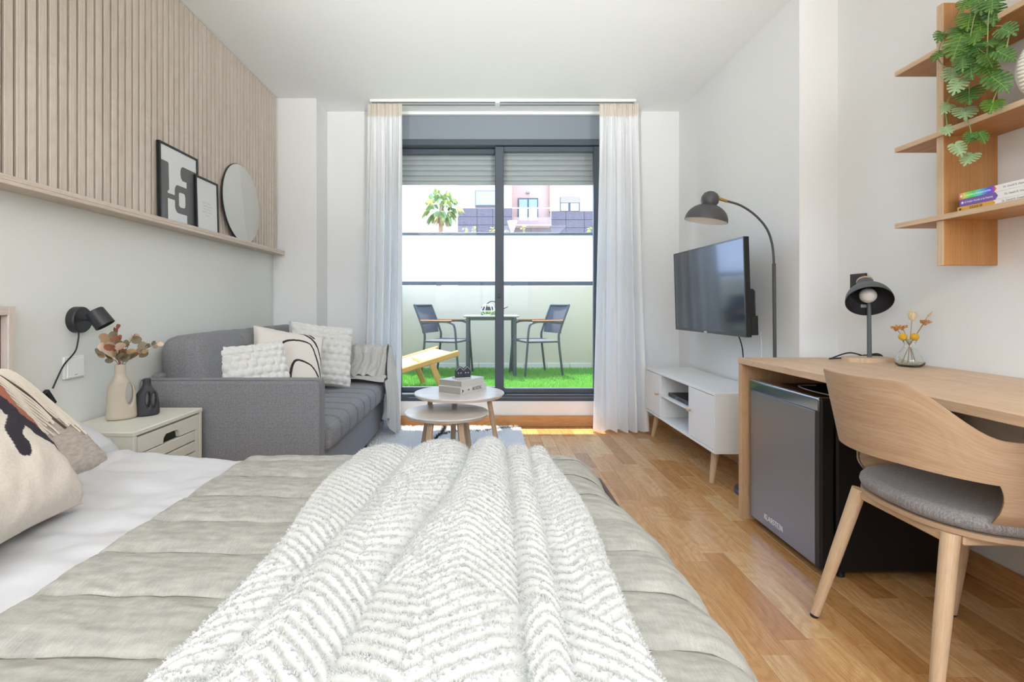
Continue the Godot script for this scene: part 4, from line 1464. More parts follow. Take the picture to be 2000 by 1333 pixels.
func vases() -> void:
	# tall vase: flattened bottle with one long opening through its shoulder
	var turn := Basis(Vector3.UP, 0.75)
	var v1 := thing("loop_vase", "tall beige matt vase with one long opening, holding dried eucalyptus", "vase", D(-1.44, 0.505, 2.055))
	var f1 := func(p: Vector3) -> float:
		var rx := lerpf(0.053, 0.048, clampf(p.y / 0.11, 0.0, 1.0))
		if p.y > 0.11:
			rx = lerpf(rx, 0.019, smoothstep(0.11, 0.185, p.y))
		var rz := minf(rx, 0.034)
		var c := lerpf(0.0, -0.004, smoothstep(0.1, 0.18, p.y))
		var body := (Vector2((p.x - c) / rx, p.z / rz).length() - 1.0) * minf(rx, rz) * 0.9
		var cap := maxf(-p.y, p.y - 0.222)
		var d := -smin(-body, -cap, 0.012)
		var hole := (Vector2((p.x - 0.024) / 0.0125, (p.y - 0.100) / 0.042).length() - 1.0) * 0.0125
		d = -smin(-d, hole, 0.006)
		var neck := maxf(Vector2(p.x + 0.004, p.z).length() - 0.013, 0.17 - p.y)
		return maxf(d, -neck)
	var m := MB.new()
	m.nets(Vector3(-0.06, -0.008, -0.042), Vector3(0.06, 0.23, 0.042), 0.0035, f1)
	put(m, "body", mt("stoneware_beige", "c3b8a6", 0.75), v1, Transform3D(turn, Vector3.ZERO))
	var v2 := thing("loop_vase", "small black matt vase with two openings beside the beige vase", "vase", D(-1.385, 0.505, 2.125))
	var f2 := func(p: Vector3) -> float:
		var rx := 0.046 - 0.010 * smoothstep(0.03, 0.11, p.y)
		rx = lerpf(rx, 0.015, smoothstep(0.085, 0.13, p.y))
		var rz := minf(rx, 0.03)
		var body := (Vector2(p.x / rx, p.z / rz).length() - 1.0) * minf(rx, rz) * 0.9
		var cap := maxf(-p.y, p.y - 0.155)
		var d := -smin(-body, -cap, 0.01)
		for s in [0.0, 0.022]:
			var hole := (Vector2((p.x - s) / 0.0085, (p.y - 0.068 + 0.006 * (s / 0.027)) / 0.032).length() - 1.0) * 0.0085
			d = -smin(-d, hole, 0.005)
		return maxf(d, -maxf(Vector2(p.x, p.z).length() - 0.010, 0.12 - p.y))
	m = MB.new()
	m.nets(Vector3(-0.053, -0.008, -0.038), Vector3(0.053, 0.163, 0.038), 0.003, f2)
	put(m, "body", mt("stoneware_black", "35353a", 0.55), v2, Transform3D(turn, Vector3.ZERO))
	# dried eucalyptus
	var e := thing("eucalyptus_bunch", "dried eucalyptus with round grey green and rusty leaves in the beige vase", "dried plant", D(-1.44, 0.68, 2.055))
	var off := turn * Vector3(-0.004, 0, 0)
	var stem := mt("euc_stem", "8a6248", 0.8)
	var leafs := [mt("euc_green", "8a8168", 0.7, {"back": "403828"}), mt("euc_tan", "b08e6c", 0.7, {"back": "504030"}), mt("euc_rust", "a9694c", 0.7, {"back": "503020"}), mt("euc_pale", "d8bfa6", 0.7, {"back": "605040"})]
	var lm := MB.new()
	lm.grid(12, 3, func(a, b):
		var r: float = b * 0.5
		var w: float = a * TAU
		return Vector3(r * cos(w) + 0.5, 0.10 * r * r * 4.0 * cos(2.0 * w) * 0.5, r * 0.85 * sin(w)), true)
	var leaf := lm.mesh()
	var tips := [Vector3(-0.02, 0.15, 0.03), Vector3(-0.005, 0.19, 0.015), Vector3(0.03, 0.15, -0.03), Vector3(0.09, 0.125, -0.1), Vector3(0.055, 0.09, -0.05), Vector3(-0.04, 0.10, 0.05), Vector3(0.02, 0.12, 0.06), Vector3(0.0, 0.09, -0.01)]
	for k in tips.size():
		var tp: Vector3 = tips[k]
		var path := curve([off + Vector3(0, 0.0, 0), off + Vector3(tp.x * 0.15, 0.05, tp.z * 0.15), off + Vector3(tp.x * 0.6, tp.y * 0.75, tp.z * 0.6), off + tp], 6)
		put(tb(path, 0.0012, 5), "stem", stem, e)
		for j in range(9, path.size(), 2 if k == 3 else 3):
			for s in [-1.0, 1.0]:
				var dir: Vector3 = (path[mini(j + 1, path.size() - 1)] - path[j - 1]).normalized()
				var sidev = dir.cross(Vector3(R(-1, 1), R(-0.3, 1), R(-1, 1))).normalized() * s
				var ax: Vector3 = (sidev + dir * 0.6 + Vector3(0.25, 0, 0.1)).normalized()
				var nn := ax.cross(dir).normalized()
				if nn.is_zero_approx(): nn = Vector3.UP
				var size := R(0.026, 0.044) * (0.6 if k in [1, 3] else 1.0)
				var which: int = 2 if k == 1 else [0, 0, 0, 0, 1, 1, 2, 3][rng.randi() % 8]
				put(leaf, "leaf", leafs[which], e, Transform3D(Basis(ax, nn, ax.cross(nn)).scaled(Vector3.ONE * size), path[j]))


# a padded block: rounded edges of radius r; bump(point, normal) gives an extra lift
func soft(size: Vector3, r: float, bump: Callable = none, mid := 6, basis := Basis(), center := Vector3.ZERO) -> MB:
	var m := MB.new()
	var h := size * 0.5
	var k0 := m.v.size()
	for ax in 3:
		var b := (ax + 1) % 3
		var c := (ax + 2) % 3
		var cuts := []
		for e in [b, c]:
			var rr := minf(r, h[e] * 0.98)
			var n: int = maxi(2, int(mid * (h[e] / maxf(h.x, maxf(h.y, h.z))))) + 1
			var list := []
			for j in 5:
				list.append(-h[e] + rr * (1.0 - cos(j / 4.0 * PI / 2)))
			for j in range(1, n):
				list.append(lerpf(-h[e] + rr, h[e] - rr, float(j) / n))
			for j in range(4, -1, -1):
				list.append(h[e] - rr * (1.0 - cos(j / 4.0 * PI / 2)))
			cuts.append(list)
		for s in [-1.0, 1.0]:
			var k := m.v.size()
			for cv in cuts[1]:
				for bv in cuts[0]:
					var p := Vector3.ZERO
					p[ax] = s * h[ax]; p[b] = bv; p[c] = cv
					var inner := p.clamp(-h + Vector3.ONE * r, h - Vector3.ONE * r)
					var dir := (p - inner).normalized()
					var q := inner + dir * r
					if bump.is_valid():
						q += dir * bump.call(q, dir)
					m.vert(q, dir, Vector2(q[b] if ax != 1 else q.z, q[c] if ax != 1 else q.x))
			var wdt: int = cuts[0].size()
			for j in cuts[1].size() - 1:
				for i2 in wdt - 1:
					var a = k + j * wdt + i2
					if s > 0:
						m.tri(a, a + 1, a + wdt + 1); m.tri(a, a + wdt + 1, a + wdt)
					else:
						m.tri(a, a + wdt + 1, a + 1); m.tri(a, a + wdt, a + wdt + 1)
	if bump.is_valid():
		m.smooth(k0, 0)
		var acc := {}
		for j in m.v.size():
			var key := Vector3i(m.v[j] * 20000.0)
			acc[key] = acc.get(key, Vector3.ZERO) + m.n[j]
		for j in m.v.size():
			m.n[j] = acc[Vector3i(m.v[j] * 20000.0)].normalized()
	for j in m.v.size():
		m.v[j] = center + basis * m.v[j]
		m.n[j] = basis * m.n[j]
	return m


func sofa() -> void:
	var nz := FastNoiseLite.new()
	nz.seed = 8
	nz.frequency = 1.0
	var o := thing("sofa", "grey two-seat fabric sofa with a tufted seat along the sage wall", "sofa", D(-1.15, 0, 3.075))
	var org := o.position
	var g: Material = MT.sofa_grey
	var pipe := mt("sofa_piping", "7c7c80", 0.95)
	for d in [2.3675, 3.7775]:
		var arm := put(soft(Vector3(0.825, 0.52, 0.075), 0.022, func(p, n): return 0.002 * nz.get_noise_2d(p.x * 4.0, p.y * 4.0), 10), "armrest", g, o, Transform3D(Basis(), D(-1.1475, 0.365, d) - org))
		for s in [-1.0, 1.0]:
			var z: float = s * 0.031
			put(tb(curve([Vector3(0.406, -0.24, z), Vector3(0.406, 0.15, z), Vector3(0.404, 0.235, z), Vector3(0.38, 0.253, z), Vector3(0.3, 0.254, z), Vector3(-0.4, 0.254, z)], 6), 0.004, 6), "piping", pipe, arm)
	put(soft(Vector3(0.80, 0.22, 1.332), 0.015, none, 8), "base", g, o, Transform3D(Basis(), D(-1.145, 0.175, 3.0725) - org))
	var seams := []
	for k in 9:
		seams.append(-0.655 + k * 0.164)
	var dent := func(p: Vector3, n: Vector3) -> float:
		var f := maxf(n.y, 0.0) + maxf(n.x, 0.0) * 0.8
		var lift := 0.0
		var gap := fposmod(p.z + 0.655, 0.1638)
		gap = minf(gap, 0.1638 - gap)
		lift -= 0.015 * exp(-pow(gap / 0.009, 2.0)) * f
		for bxp in [-0.16, 0.06]:
			lift -= 0.030 * exp(-pow((p.x - bxp) / 0.04, 2.0) - pow(gap / 0.03, 2.0)) * maxf(n.y, 0.0)
		lift += 0.012 * maxf(n.y, 0.0) * (1.0 - pow(absf(p.x) / 0.36, 3.0))
		return lift
	put(soft(Vector3(0.70, 0.135, 1.332), 0.045, dent, 110), "seat_cushion", g, o, Transform3D(Basis(), D(-1.06, 0.335, 3.0725) - org))
	for k in 2:
		var d := 2.745 + k * 0.665
		var fold := func(p: Vector3, n: Vector3) -> float:
			var lift := 0.01 * (1.0 - pow(absf(p.z) / 0.33, 2.0)) * maxf(n.x, 0.0)
			for q in [-0.11, 0.11]:
				lift -= 0.007 * exp(-pow((p.z - q) / 0.01, 2.0))
			return lift + 0.004 * nz.get_noise_2d(p.y * 6.0 + k * 3.0, p.z * 6.0)
		put(soft(Vector3(0.215, 0.45, 0.645), 0.075, fold, 40, Basis(Vector3.BACK, 0.14)), "back_cushion", g, o, Transform3D(Basis(), D(-1.415, 0.595, d) - org))
	put(soft(Vector3(0.06, 0.42, 1.33), 0.02), "back_frame", g, o, Transform3D(Basis(), D(-1.525, 0.43, 3.0725) - org))
	for x in [-1.48, -0.82]:
		for d in [2.42, 3.72]:
			put(tb([D(x, 0.075, d) - org, D(x, 0.0, d) - org], [0.022, 0.016], 12), "leg", MT.beech_leg, o)
	# scatter cushions
	var bub := func(p: float, q: float, s: float) -> float:
		var r := q * 4.5
		var row := floor(r)
		var a := (p * 4.0 + (0.5 if int(row) % 2 == 0 else 0.0)) * PI
		return 0.019 * pow(absf(sin(a)) * absf(sin(r * PI)), 0.5)
	var wool := mt("wool_white", "efede7", 0.95, {"bump": ["knit", 0.1], "scale": Vector3(6, 6, 1), "sheen": 0.4, "back": "404040"})
	var c1 := thing("bubble_cushion", "white bubble-knit cushion beside the near armrest of the sofa", "cushion", D(-1.205, 0.575, 2.72), "bubble-knit cushions on the sofa")
	put(cushion(0.38, 0.38, 0.13, bub, 66), "cover", wool, c1, Transform3D(Basis(Vector3.UP, -0.75) * lean(0.35) * Basis(Vector3.BACK, 0.06), Vector3.ZERO))
	var c2 := thing("line_cushion", "cream cushion with black brush lines between the two white cushions", "cushion", D(-1.15, 0.615, 3.03))
	put(cushion(0.42, 0.42, 0.14, func(p, q, s): return 0.004 * nz.get_noise_2d(p * 6.0, q * 6.0 + s), 40), "cover", mt("line_cloth", "ffffff", 0.95, {"tex": "strokes", "bump": ["linen", 0.05]}), c2, Transform3D(Basis(Vector3.UP, -0.85) * lean(0.42) * Basis(Vector3.BACK, -0.22), Vector3.ZERO))
	var c3 := thing("bubble_cushion", "white bubble-knit cushion beside the far armrest with the throw", "cushion", D(-1.09, 0.625, 3.44), "bubble-knit cushions on the sofa")
	put(cushion(0.43, 0.43, 0.14, bub, 66), "cover", wool, c3, Transform3D(Basis(Vector3.UP, -1.0) * lean(0.3) * Basis(Vector3.BACK, -0.14), Vector3.ZERO))
	# throw hanging over the far armrest
	var t := thing("knitted_throw", "off-white knitted throw draped over the far armrest of the sofa", "blanket", D(-0.9, 0.64, 3.76))
	var torg := t.position
	var wt := mt("throw_wool", "f2efe9", 0.95, {"tex": "knit", "scale": Vector3(10, 10, 1), "bump": ["knit", 0.1], "sheen": 0.3})
	var m := MB.new()
	m.grid(70, 60, func(a, b):
		# a: from the rear of the armrest to its front, b: from the seat side over the top and down outside
		var x := lerpf(-1.10 + 0.05 * sin(b * 7.0), -0.70, a)
		var fold := 0.018 * sin(a * 17.0 - b * 6.0 + 1.5 * nz.get_noise_2d(a * 3.0, b * 2.0)) + 0.010 * nz.get_noise_2d(a * 9.0 - b * 3.0, b * 3.0)
		var y := 0.0
		var d := 0.0
		var low = lerpf(0.50, 0.435, a) + 0.03 * nz.get_noise_2d(a * 5.0, 3.0)
		if b < 0.4:
			var w: float = b / 0.4
			d = lerpf(3.712 - 0.05 * (1.0 - w), 3.726, w) - absf(fold) * 1.2; y = lerpf(low, 0.63, w)
		elif b < 0.55:
			var w: float = (b - 0.4) / 0.15
			d = lerpf(3.728, 3.826, w); y = 0.636 + 0.014 * sin(w * PI) + absf(fold) * 0.9 + 0.010
		else:
			var w: float = (b - 0.55) / 0.45
			d = 3.826 + 0.012 + absf(fold) * 0.4 * w + 0.012; y = lerpf(0.63, 0.30, w)
		return D(x, y, d) - torg, false, Vector2(0.5, 0.7))
	put(m, "draped_part", wt, t)
	m = MB.new()
	m.grid(60, 60, func(a, b):
		# hangs from the seat edge and the armrest front down to the rug
		var d = lerpf(3.60, 3.87, a) - 0.05 * b * (1.0 - a)
		var topy := lerpf(0.43, 0.655, smoothstep(0.3, 0.55, a))
		var y := lerpf(topy, lerpf(0.17, 0.035, smoothstep(0.2, 0.5, a)), b)
		var x = -0.690 + 0.055 * b * smoothstep(0.1, 0.6, a) + 0.013 * sin(a * 26.0 + b * 2.0) * (0.3 + b) + 0.012 * sin(b * PI)
		return D(x, y, d) - torg, false, Vector2(0.5, 0.7))
	put(m, "hanging_end", wt, t)
	m = MB.new()
	m.grid(40, 30, func(a, b):
		# a tongue lying over the corner of the seat
		var x := lerpf(-0.98, -0.688, b)
		var d := lerpf(3.56 + 0.08 * (1.0 - b), 3.735, a)
		var y = 0.437 + 0.02 * sin(a * PI) + 0.008 * sin(a * 18.0 + b * 5.0) + 0.05 * smoothstep(0.7, 1.0, a) * (1.0 - b)
		return D(x, y, d) - torg, false, Vector2(0.4, 0.3))
	put(m, "seat_fold", wt, t)


func rug_and_tables() -> void:
	# shaggy rug
	var o := thing("shaggy_rug", "thick white shaggy rug with dark wavering lines under the coffee tables", "rug", D(-0.33, 0, 3.2))
	var org := o.position
	var base := span(-0.92, 0.275, 0.001, 0.014, 2.35, 4.0, 0.004)
	for k in base.v.size():
		base.v[k] -= org
	put(base, "backing", mt("rug_backing", "f4f2ee", 0.95), o)
	var lines := [PackedVector2Array([Vector2(-0.30, 4.0), Vector2(-0.31, 3.75), Vector2(-0.36, 3.55), Vector2(-0.33, 3.3), Vector2(-0.42, 3.0), Vector2(-0.38, 2.6)]), PackedVector2Array([Vector2(-0.33, 3.72), Vector2(-0.22, 3.84), Vector2(-0.12, 3.86), Vector2(0.0, 3.86), Vector2(0.09, 3.92), Vector2(0.27, 3.98)]), PackedVector2Array([Vector2(-0.8, 3.7), Vector2(-0.83, 3.52), Vector2(-0.74, 3.3), Vector2(-0.78, 2.9)])]
	var pale := MB.new()
	var ink := MB.new()
	for k in 30000:
		var p := Vector2(R(-0.925, 0.28), R(2.345, 4.003))
		var near := 9.0
		for l in lines:
			for j in l.size() - 1:
				near = minf(near, p.distance_to(Geometry2D.get_closest_point_to_segment(p, l[j], l[j + 1])))
		var xf := Transform3D(Basis(Vector3(R(-1, 1), 0, R(-1, 1)).normalized(), R(0, 0.5)) * Basis(Vector3.UP, R(0, TAU)), D(p.x, 0.012, p.y) - org)
		tuft_at(ink if near < 0.016 + R(-0.006, 0.006) else pale, xf, 4, R(0.7, 1.3), 0.003, 0.009, 0.020)
	put(pale, "pile", mt("rug_pile", "fbfaf7", 0.95, {"back": "909090"}), o).set_meta("kind", "stuff")
	put(ink, "dark_line_pile", mt("rug_line", "3f3c46", 0.95), o, Transform3D(), "dark wavering lines in the pile").set_meta("kind", "stuff")
	# nesting tables
	coffee_table("taller round pale oak nesting table carrying the books", D(-0.144, 0.0, 3.03), 0.264, 0.45, [0.3, 3.5, 4.5])
	coffee_table("lower round pale oak nesting table with a bare top", D(-0.205, 0.0, 2.86), 0.233, 0.372, [2.05, 1.05, -0.95, 4.05])
	# books and ornament
	var paper := mt("page_block", "cfcabf", 0.9, {"tex": "grain", "scale": Vector3(2, 40, 1)})
	var cover := mt("book_cover", "dcd9d4", 0.6)
	var turn := deg_to_rad(56)
	for b in [["thick pale grey hardback lying under the other book on the table", Vector3(0.26, 0.042, 0.165), 0.45, Vector2(-0.125, 3.075)], ["pale grey hardback lying on top of the thicker book", Vector3(0.235, 0.036, 0.16), 0.492, Vector2(-0.13, 3.07)]]:
		var t := thing("book", b[0], "book", D(b[3].x, b[2], b[3].y), "books on the coffee table", turn + (0.03 if b[2] > 0.46 else 0.0))
		var s: Vector3 = b[1]
		put(bx(Vector3(0, s.y / 2, -0.003), Vector3(s.x - 0.008, s.y - 0.006, s.z - 0.008), 0.001, 0), "pages", paper, t)
		put(bx(Vector3(0, 0.0015, 0), Vector3(s.x, 0.003, s.z), 0.001), "back_cover", cover, t)
		put(bx(Vector3(0, s.y - 0.0015, 0), Vector3(s.x, 0.003, s.z), 0.001), "front_cover", cover, t)
		put(bx(Vector3(0, s.y / 2, s.z / 2 - 0.002), Vector3(s.x, s.y - 0.002, 0.004), 0.001), "spine", cover, t)
		if b[2] < 0.46:
			put(words("NORDIC", 0.020, 0.001), "spine_lettering", mt("ink", "3b3a3c", 0.8), t, Transform3D(Basis(), Vector3(0.03, s.y / 2, s.z / 2 + 0.0003)))
			put(words("THE", 0.009, 0.001), "spine_lettering", MT.ink, t, Transform3D(Basis(), Vector3(-0.055, s.y / 2, s.z / 2 + 0.0003)))
			var mk := MB.new()
			mk.prism(PackedVector2Array([Vector2(-0.009, -0.012), Vector2(0.009, 0.0), Vector2(-0.009, 0.012), Vector2(-0.004, 0.0)]), 0, 0.0006)
			put(mk, "spine_mark", MT.ink, t, Transform3D(Basis(), Vector3(-0.112, s.y / 2, s.z / 2)))
	var h := thing("house_ornament", "dark ceramic ornament of small gabled houses standing on the books", "ornament", D(-0.125, 0.5285, 3.06), "", deg_to_rad(25))
	var dark := mt("ceramic_slate", "3a404c", 0.5)
	var cream := mt("ceramic_line", "d9d4c8", 0.7)
	for q in [[-0.028, 0.012], [0.018, 0.012], [-0.006, -0.018]]:
		var pr := MB.new()
		pr.prism(PackedVector2Array([Vector2(-0.022, 0), Vector2(0.022, 0), Vector2(0.022, 0.042), Vector2(0, 0.062), Vector2(-0.022, 0.042)]), -0.014, 0.014)
		var house := put(pr, "house", dark, h, Transform3D(Basis(), Vector3(q[0], 0.006, q[1])))
		for e in [[-0.0225, 0.042, 0.0, 0.0625], [0.0225, 0.042, 0.0, 0.0625]]:
			put(tb([Vector3(e[0], e[1], 0.0145), Vector3(e[2], e[3], 0.0145)], 0.0011, 5), "gable_line", cream, house)
		for w in [-0.010, 0.006]:
			put(bx(Vector3(w, 0.028, 0.0142), Vector3(0.006, 0.006, 0.001), 0.0), "window_opening", cream, house)
	put(bx(Vector3(-0.005, 0.003, -0.002), Vector3(0.1, 0.006, 0.062), 0.002), "base", cream, h)


func words(s: String, size: float, depth: float) -> Mesh:
	var t := TextMesh.new()
	t.text = s
	t.font_size = 32
	t.pixel_size = size / 24.0
	t.depth = depth
	var f := SystemFont.new()
	f.font_names = PackedStringArray(["Droid Sans"])
	t.font = f
	return t


func coffee_table(label: String, at: Vector3, r: float, h: float, angles: Array) -> void:
	var t := thing("coffee_table", label, "coffee table", at, "nesting coffee tables")
	var m := MB.new()
	m.lathes([[Vector2(0, h), Vector2(r - 0.003, h)], [Vector2(r - 0.003, h), Vector2(r, h - 0.004)], [Vector2(r, h - 0.004), Vector2(r - 0.012, h - 0.02)], [Vector2(r - 0.012, h - 0.02), Vector2(0, h - 0.02)]], 72)
	# planar grain over the round top
	for k in m.v.size():
		m.t[k] = Vector2(m.v[k].x, m.v[k].z)
	put(m, "tabletop", mt("table_oak", "ffffff", 0.22, {"tex": "birch", "scale": Vector3(1.2, 2.5, 1)}), t)
	var ring := MB.new()
	ring.lathes([[Vector2(r * 0.62, h - 0.02), Vector2(r * 0.62, h - 0.035), Vector2(r * 0.5, h - 0.035), Vector2(r * 0.5, h - 0.02)]], 40)
	put(ring, "mounting_ring", MT.dark_metal, t)
	for w in angles:
		var a := Vector3(cos(w) * r * 0.68, h - 0.02, sin(w) * r * 0.68)
		var b := Vector3(cos(w) * r * 0.98, 0.0, sin(w) * r * 0.98)
		var dir := (b - a).normalized()
		var sx := dir.cross(Vector3(cos(w), 0, sin(w))).normalized()
		put(bx((a + b) / 2, Vector3((b - a).length(), 0.032, 0.022), 0.004, 0, Vector2(R(0, 1), R(0, 1)), Basis(dir, sx, dir.cross(sx))), "leg", MT.ply, t)


func television() -> void:
	# cabinet
	var o := thing("tv_cabinet", "white low television cabinet with two doors and open shelves on wooden legs", "cabinet", D(1.375, 0, 3.265))
	var org := o.position
	var P := func(m: MB) -> MB:
		for k in m.v.size():
			m.v[k] -= org
		return m
	var wp: Material = MT.white_paint
	var x0 := 1.2
	var x1 := 1.532
	var d0 := 2.69
	var d1 := 3.84
	put(P.call(span(x0, x1, 0.485, 0.50, d0, d1, 0.002)), "top_panel", wp, o)
	put(P.call(span(x0, x1, 0.182, 0.197, d0, d1, 0.002)), "bottom_panel", wp, o)
	put(P.call(span(x0, x1, 0.197, 0.485, d0, d0 + 0.015, 0.002)), "end_panel", wp, o)
	put(P.call(span(x0, x1, 0.197, 0.485, d1 - 0.015, d1, 0.002)), "end_panel", wp, o)
	put(P.call(span(x0 + 0.004, x1, 0.197, 0.485, 3.03, 3.043, 0.001)), "divider", wp, o)
	put(P.call(span(x0 + 0.004, x1, 0.197, 0.485, 3.512, 3.525, 0.001)), "divider", wp, o)
	put(P.call(span(x0 + 0.006, x1 - 0.01, 0.338, 0.352, 3.043, 3.512, 0.001)), "middle_shelf", wp, o)
	put(P.call(span(x1 - 0.008, x1 - 0.002, 0.197, 0.485, d0 + 0.015, d1 - 0.015, 0.0)), "back_panel", wp, o)
	for q in [[d0 + 0.0175, 3.028, 3.005], [3.527, d1 - 0.0175, 3.552]]:
		var dr := put(P.call(span(x0 + 0.001, x0 + 0.016, 0.2, 0.482, q[0], q[1], 0.0015)), "door", wp, o)
		put(P.call(tb([D(x0, 0.352, q[2]), D(x0 - 0.024, 0.352, q[2])], 0.008, 14)), "knob", MT.ply, dr)
	for q in [[1.26, 2.81, 1.228, 2.785], [1.26, 3.74, 1.238, 3.785], [1.48, 2.81, 1.505, 2.785], [1.48, 3.74, 1.505, 3.785]]:
		put(P.call(tb([D(q[0], 0.182, q[1]), D(q[2], 0.0, q[3])], [0.022, 0.013], 16)), "leg", MT.beech_leg, o)
	var sb := thing("set_top_box", "slim black media player on the middle shelf of the cabinet", "media player", D(1.30, 0.352, 3.27))
	put(bx(Vector3(0, 0.014, 0), Vector3(0.14, 0.024, 0.36), 0.004), "case", MT.black_plastic, sb)
	put(bx(Vector3(-0.0705, 0.015, -0.03), Vector3(0.001, 0.006, 0.03), 0.0), "display_window", MT.slate_lightened, sb)
	for z in [-0.14, 0.14]:
		put(bx(Vector3(0, 0.001, z), Vector3(0.1, 0.002, 0.02), 0.0), "foot", MT.black_plastic, sb)
	# television on its wall bracket
	var tv := thing("television", "black flat television on a swivel bracket above the white cabinet", "television", D(1.33, 1.053, 3.11))
	var a := 0.03
	var bz := Vector3(-cos(a), -sin(a), 0.024).normalized()
	var bxx := Vector3(0.024, 0, 1).normalized()
	var by := bz.cross(bxx).normalized()
	var bs := Transform3D(Basis(bxx, by, bz), Vector3.ZERO)
	var w := 0.915
	var h := 0.52
	put(bx(Vector3(0, 0, -0.014), Vector3(w, h, 0.028), 0.003), "casing", MT.black_plastic, tv, bs)
	var bezel := mt("tv_bezel", "55585c", 0.25, {"metal": 0.6})
	for s in [-1, 1]:
		put(bx(Vector3(s * (w - 0.009) / 2, 0, 0.001), Vector3(0.009, h, 0.004), 0.001), "bezel_side", bezel, tv, bs)
	put(bx(Vector3(0, (h - 0.009) / 2, 0.001), Vector3(w - 0.018, 0.009, 0.004), 0.001), "bezel_top", bezel, tv, bs)
	put(bx(Vector3(0, -(h - 0.018) / 2, 0.001), Vector3(w - 0.018, 0.018, 0.004), 0.001), "bezel_bottom", bezel, tv, bs)
	put(bx(Vector3(0, -(h - 0.012) / 2, 0.004), Vector3(0.04, 0.012, 0.002), 0.001), "badge", MT.chrome, tv, bs)
	put(bx(Vector3(0, 0.0045, 0.0005), Vector3(w - 0.018, h - 0.027, 0.001), 0.0), "screen", mt("tv_glass", "6e7278", 0.1, {"metal": 1.0}), tv, bs)
	put(bx(Vector3(0.08, -0.13, -0.05), Vector3(0.70, 0.24, 0.045), 0.012), "rear_box", MT.black_plastic, tv, bs)
	put(bx(Vector3(0.445, -0.2, -0.046), Vector3(0.022, 0.10, 0.036), 0.003), "side_port_cover", MT.black_plastic, tv, bs)
	put(bx(Vector3(0, 0, -0.135), Vector3(0.05, 0.05, 0.13), 0.003), "bracket_arm", MT.dark_metal, tv, bs)
	put(bx(Vector3(0.22 - 0.006, 0, 0), Vector3(0.012, 0.22, 0.12), 0.003), "wall_plate", MT.dark_metal, tv)
	put(tb(curve([Vector3(0.07, -0.24, 0.25), Vector3(0.09, -0.32, 0.265), Vector3(0.10, -0.42, 0.262), Vector3(0.11, -0.5, 0.24), Vector3(0.12, -0.55, 0.23)], 6), 0.0035, 8), "cable", MT.black_plastic, tv)
	put(tb(curve([Vector3(0.205, -0.24, 0.24), Vector3(0.208, -0.36, 0.245), Vector3(0.205, -0.55, 0.23)], 6), 0.002, 6), "thin_cable", MT.white_plastic, tv)
	# arc floor lamp
	var l := thing("arc_floor_lamp", "dark arc floor lamp with a dome shade reaching over the television", "floor lamp", D(1.41, 0, 2.62))
	var lm := mt("lamp_grey", "4b4b4c", 0.5, {"spec": 0.5})
	var basem := MB.new()
	basem.lathes([[Vector2(0.0, 0.0), Vector2(0.13, 0.0)], [Vector2(0.13, 0.0), Vector2(0.13, 0.016)], [Vector2(0.13, 0.016), Vector2(0.126, 0.02)], [Vector2(0.126, 0.02), Vector2(0, 0.02)]], 48)
	put(basem, "base", lm, l)
	put(tb([Vector3(0.07, 0.02, 0), Vector3(0.06, 1.17, 0)], 0.0085, 14), "pole", lm, l)
	var arc := curve([Vector3(0.06, 1.165, 0), Vector3(0.052, 1.26, 0), Vector3(0.024, 1.345, 0), Vector3(-0.035, 1.415, 0), Vector3(-0.11, 1.465, 0), Vector3(-0.185, 1.488, 0)], 6)
	put(tb(arc, 0.0055, 12), "arc_tube", lm, l)
	put(tb([Vector3(-0.178, 1.486, 0), Vector3(-0.225, 1.501, 0)], 0.0075, 14), "brass_joint", MT.brass, l)
	put(tb([Vector3(-0.222, 1.488, 0), Vector3(-0.222, 1.514, 0)], 0.006, 12), "brass_screw", MT.brass, l)
	var axis := Vector3(0.16, 0.985, 0.06).normalized()
	var sx := axis.cross(Vector3.BACK).normalized()
	var xf := Transform3D(Basis(sx, axis, sx.cross(axis)), Vector3(-0.285, 1.385, 0))
	var dome := MB.new()
	var prof := []
	for k in 13:
		var w2 := k / 12.0 * PI * 0.46
		prof.append(Vector2(0.103 * cos(w2), 0.088 * sin(w2)))
	dome.lathe(prof, 48, xf)
	dome.lathes([[Vector2(0.035, 0.083), Vector2(0.043, 0.098), Vector2(0.042, 0.12), Vector2(0.032, 0.14), Vector2(0.015, 0.15), Vector2(0.0, 0.152)]], 40, xf)
	put(dome, "shade", lm, l)
	var inner := MB.new()
	var prof2 := []
	for p in prof:
		prof2.append(Vector2(p.x * 0.975, p.y * 0.96))
	inner.lathe(prof2, 48, xf)
	put(inner, "shade_lining", mt("lining_white", "f1efe9", 0.6), l)


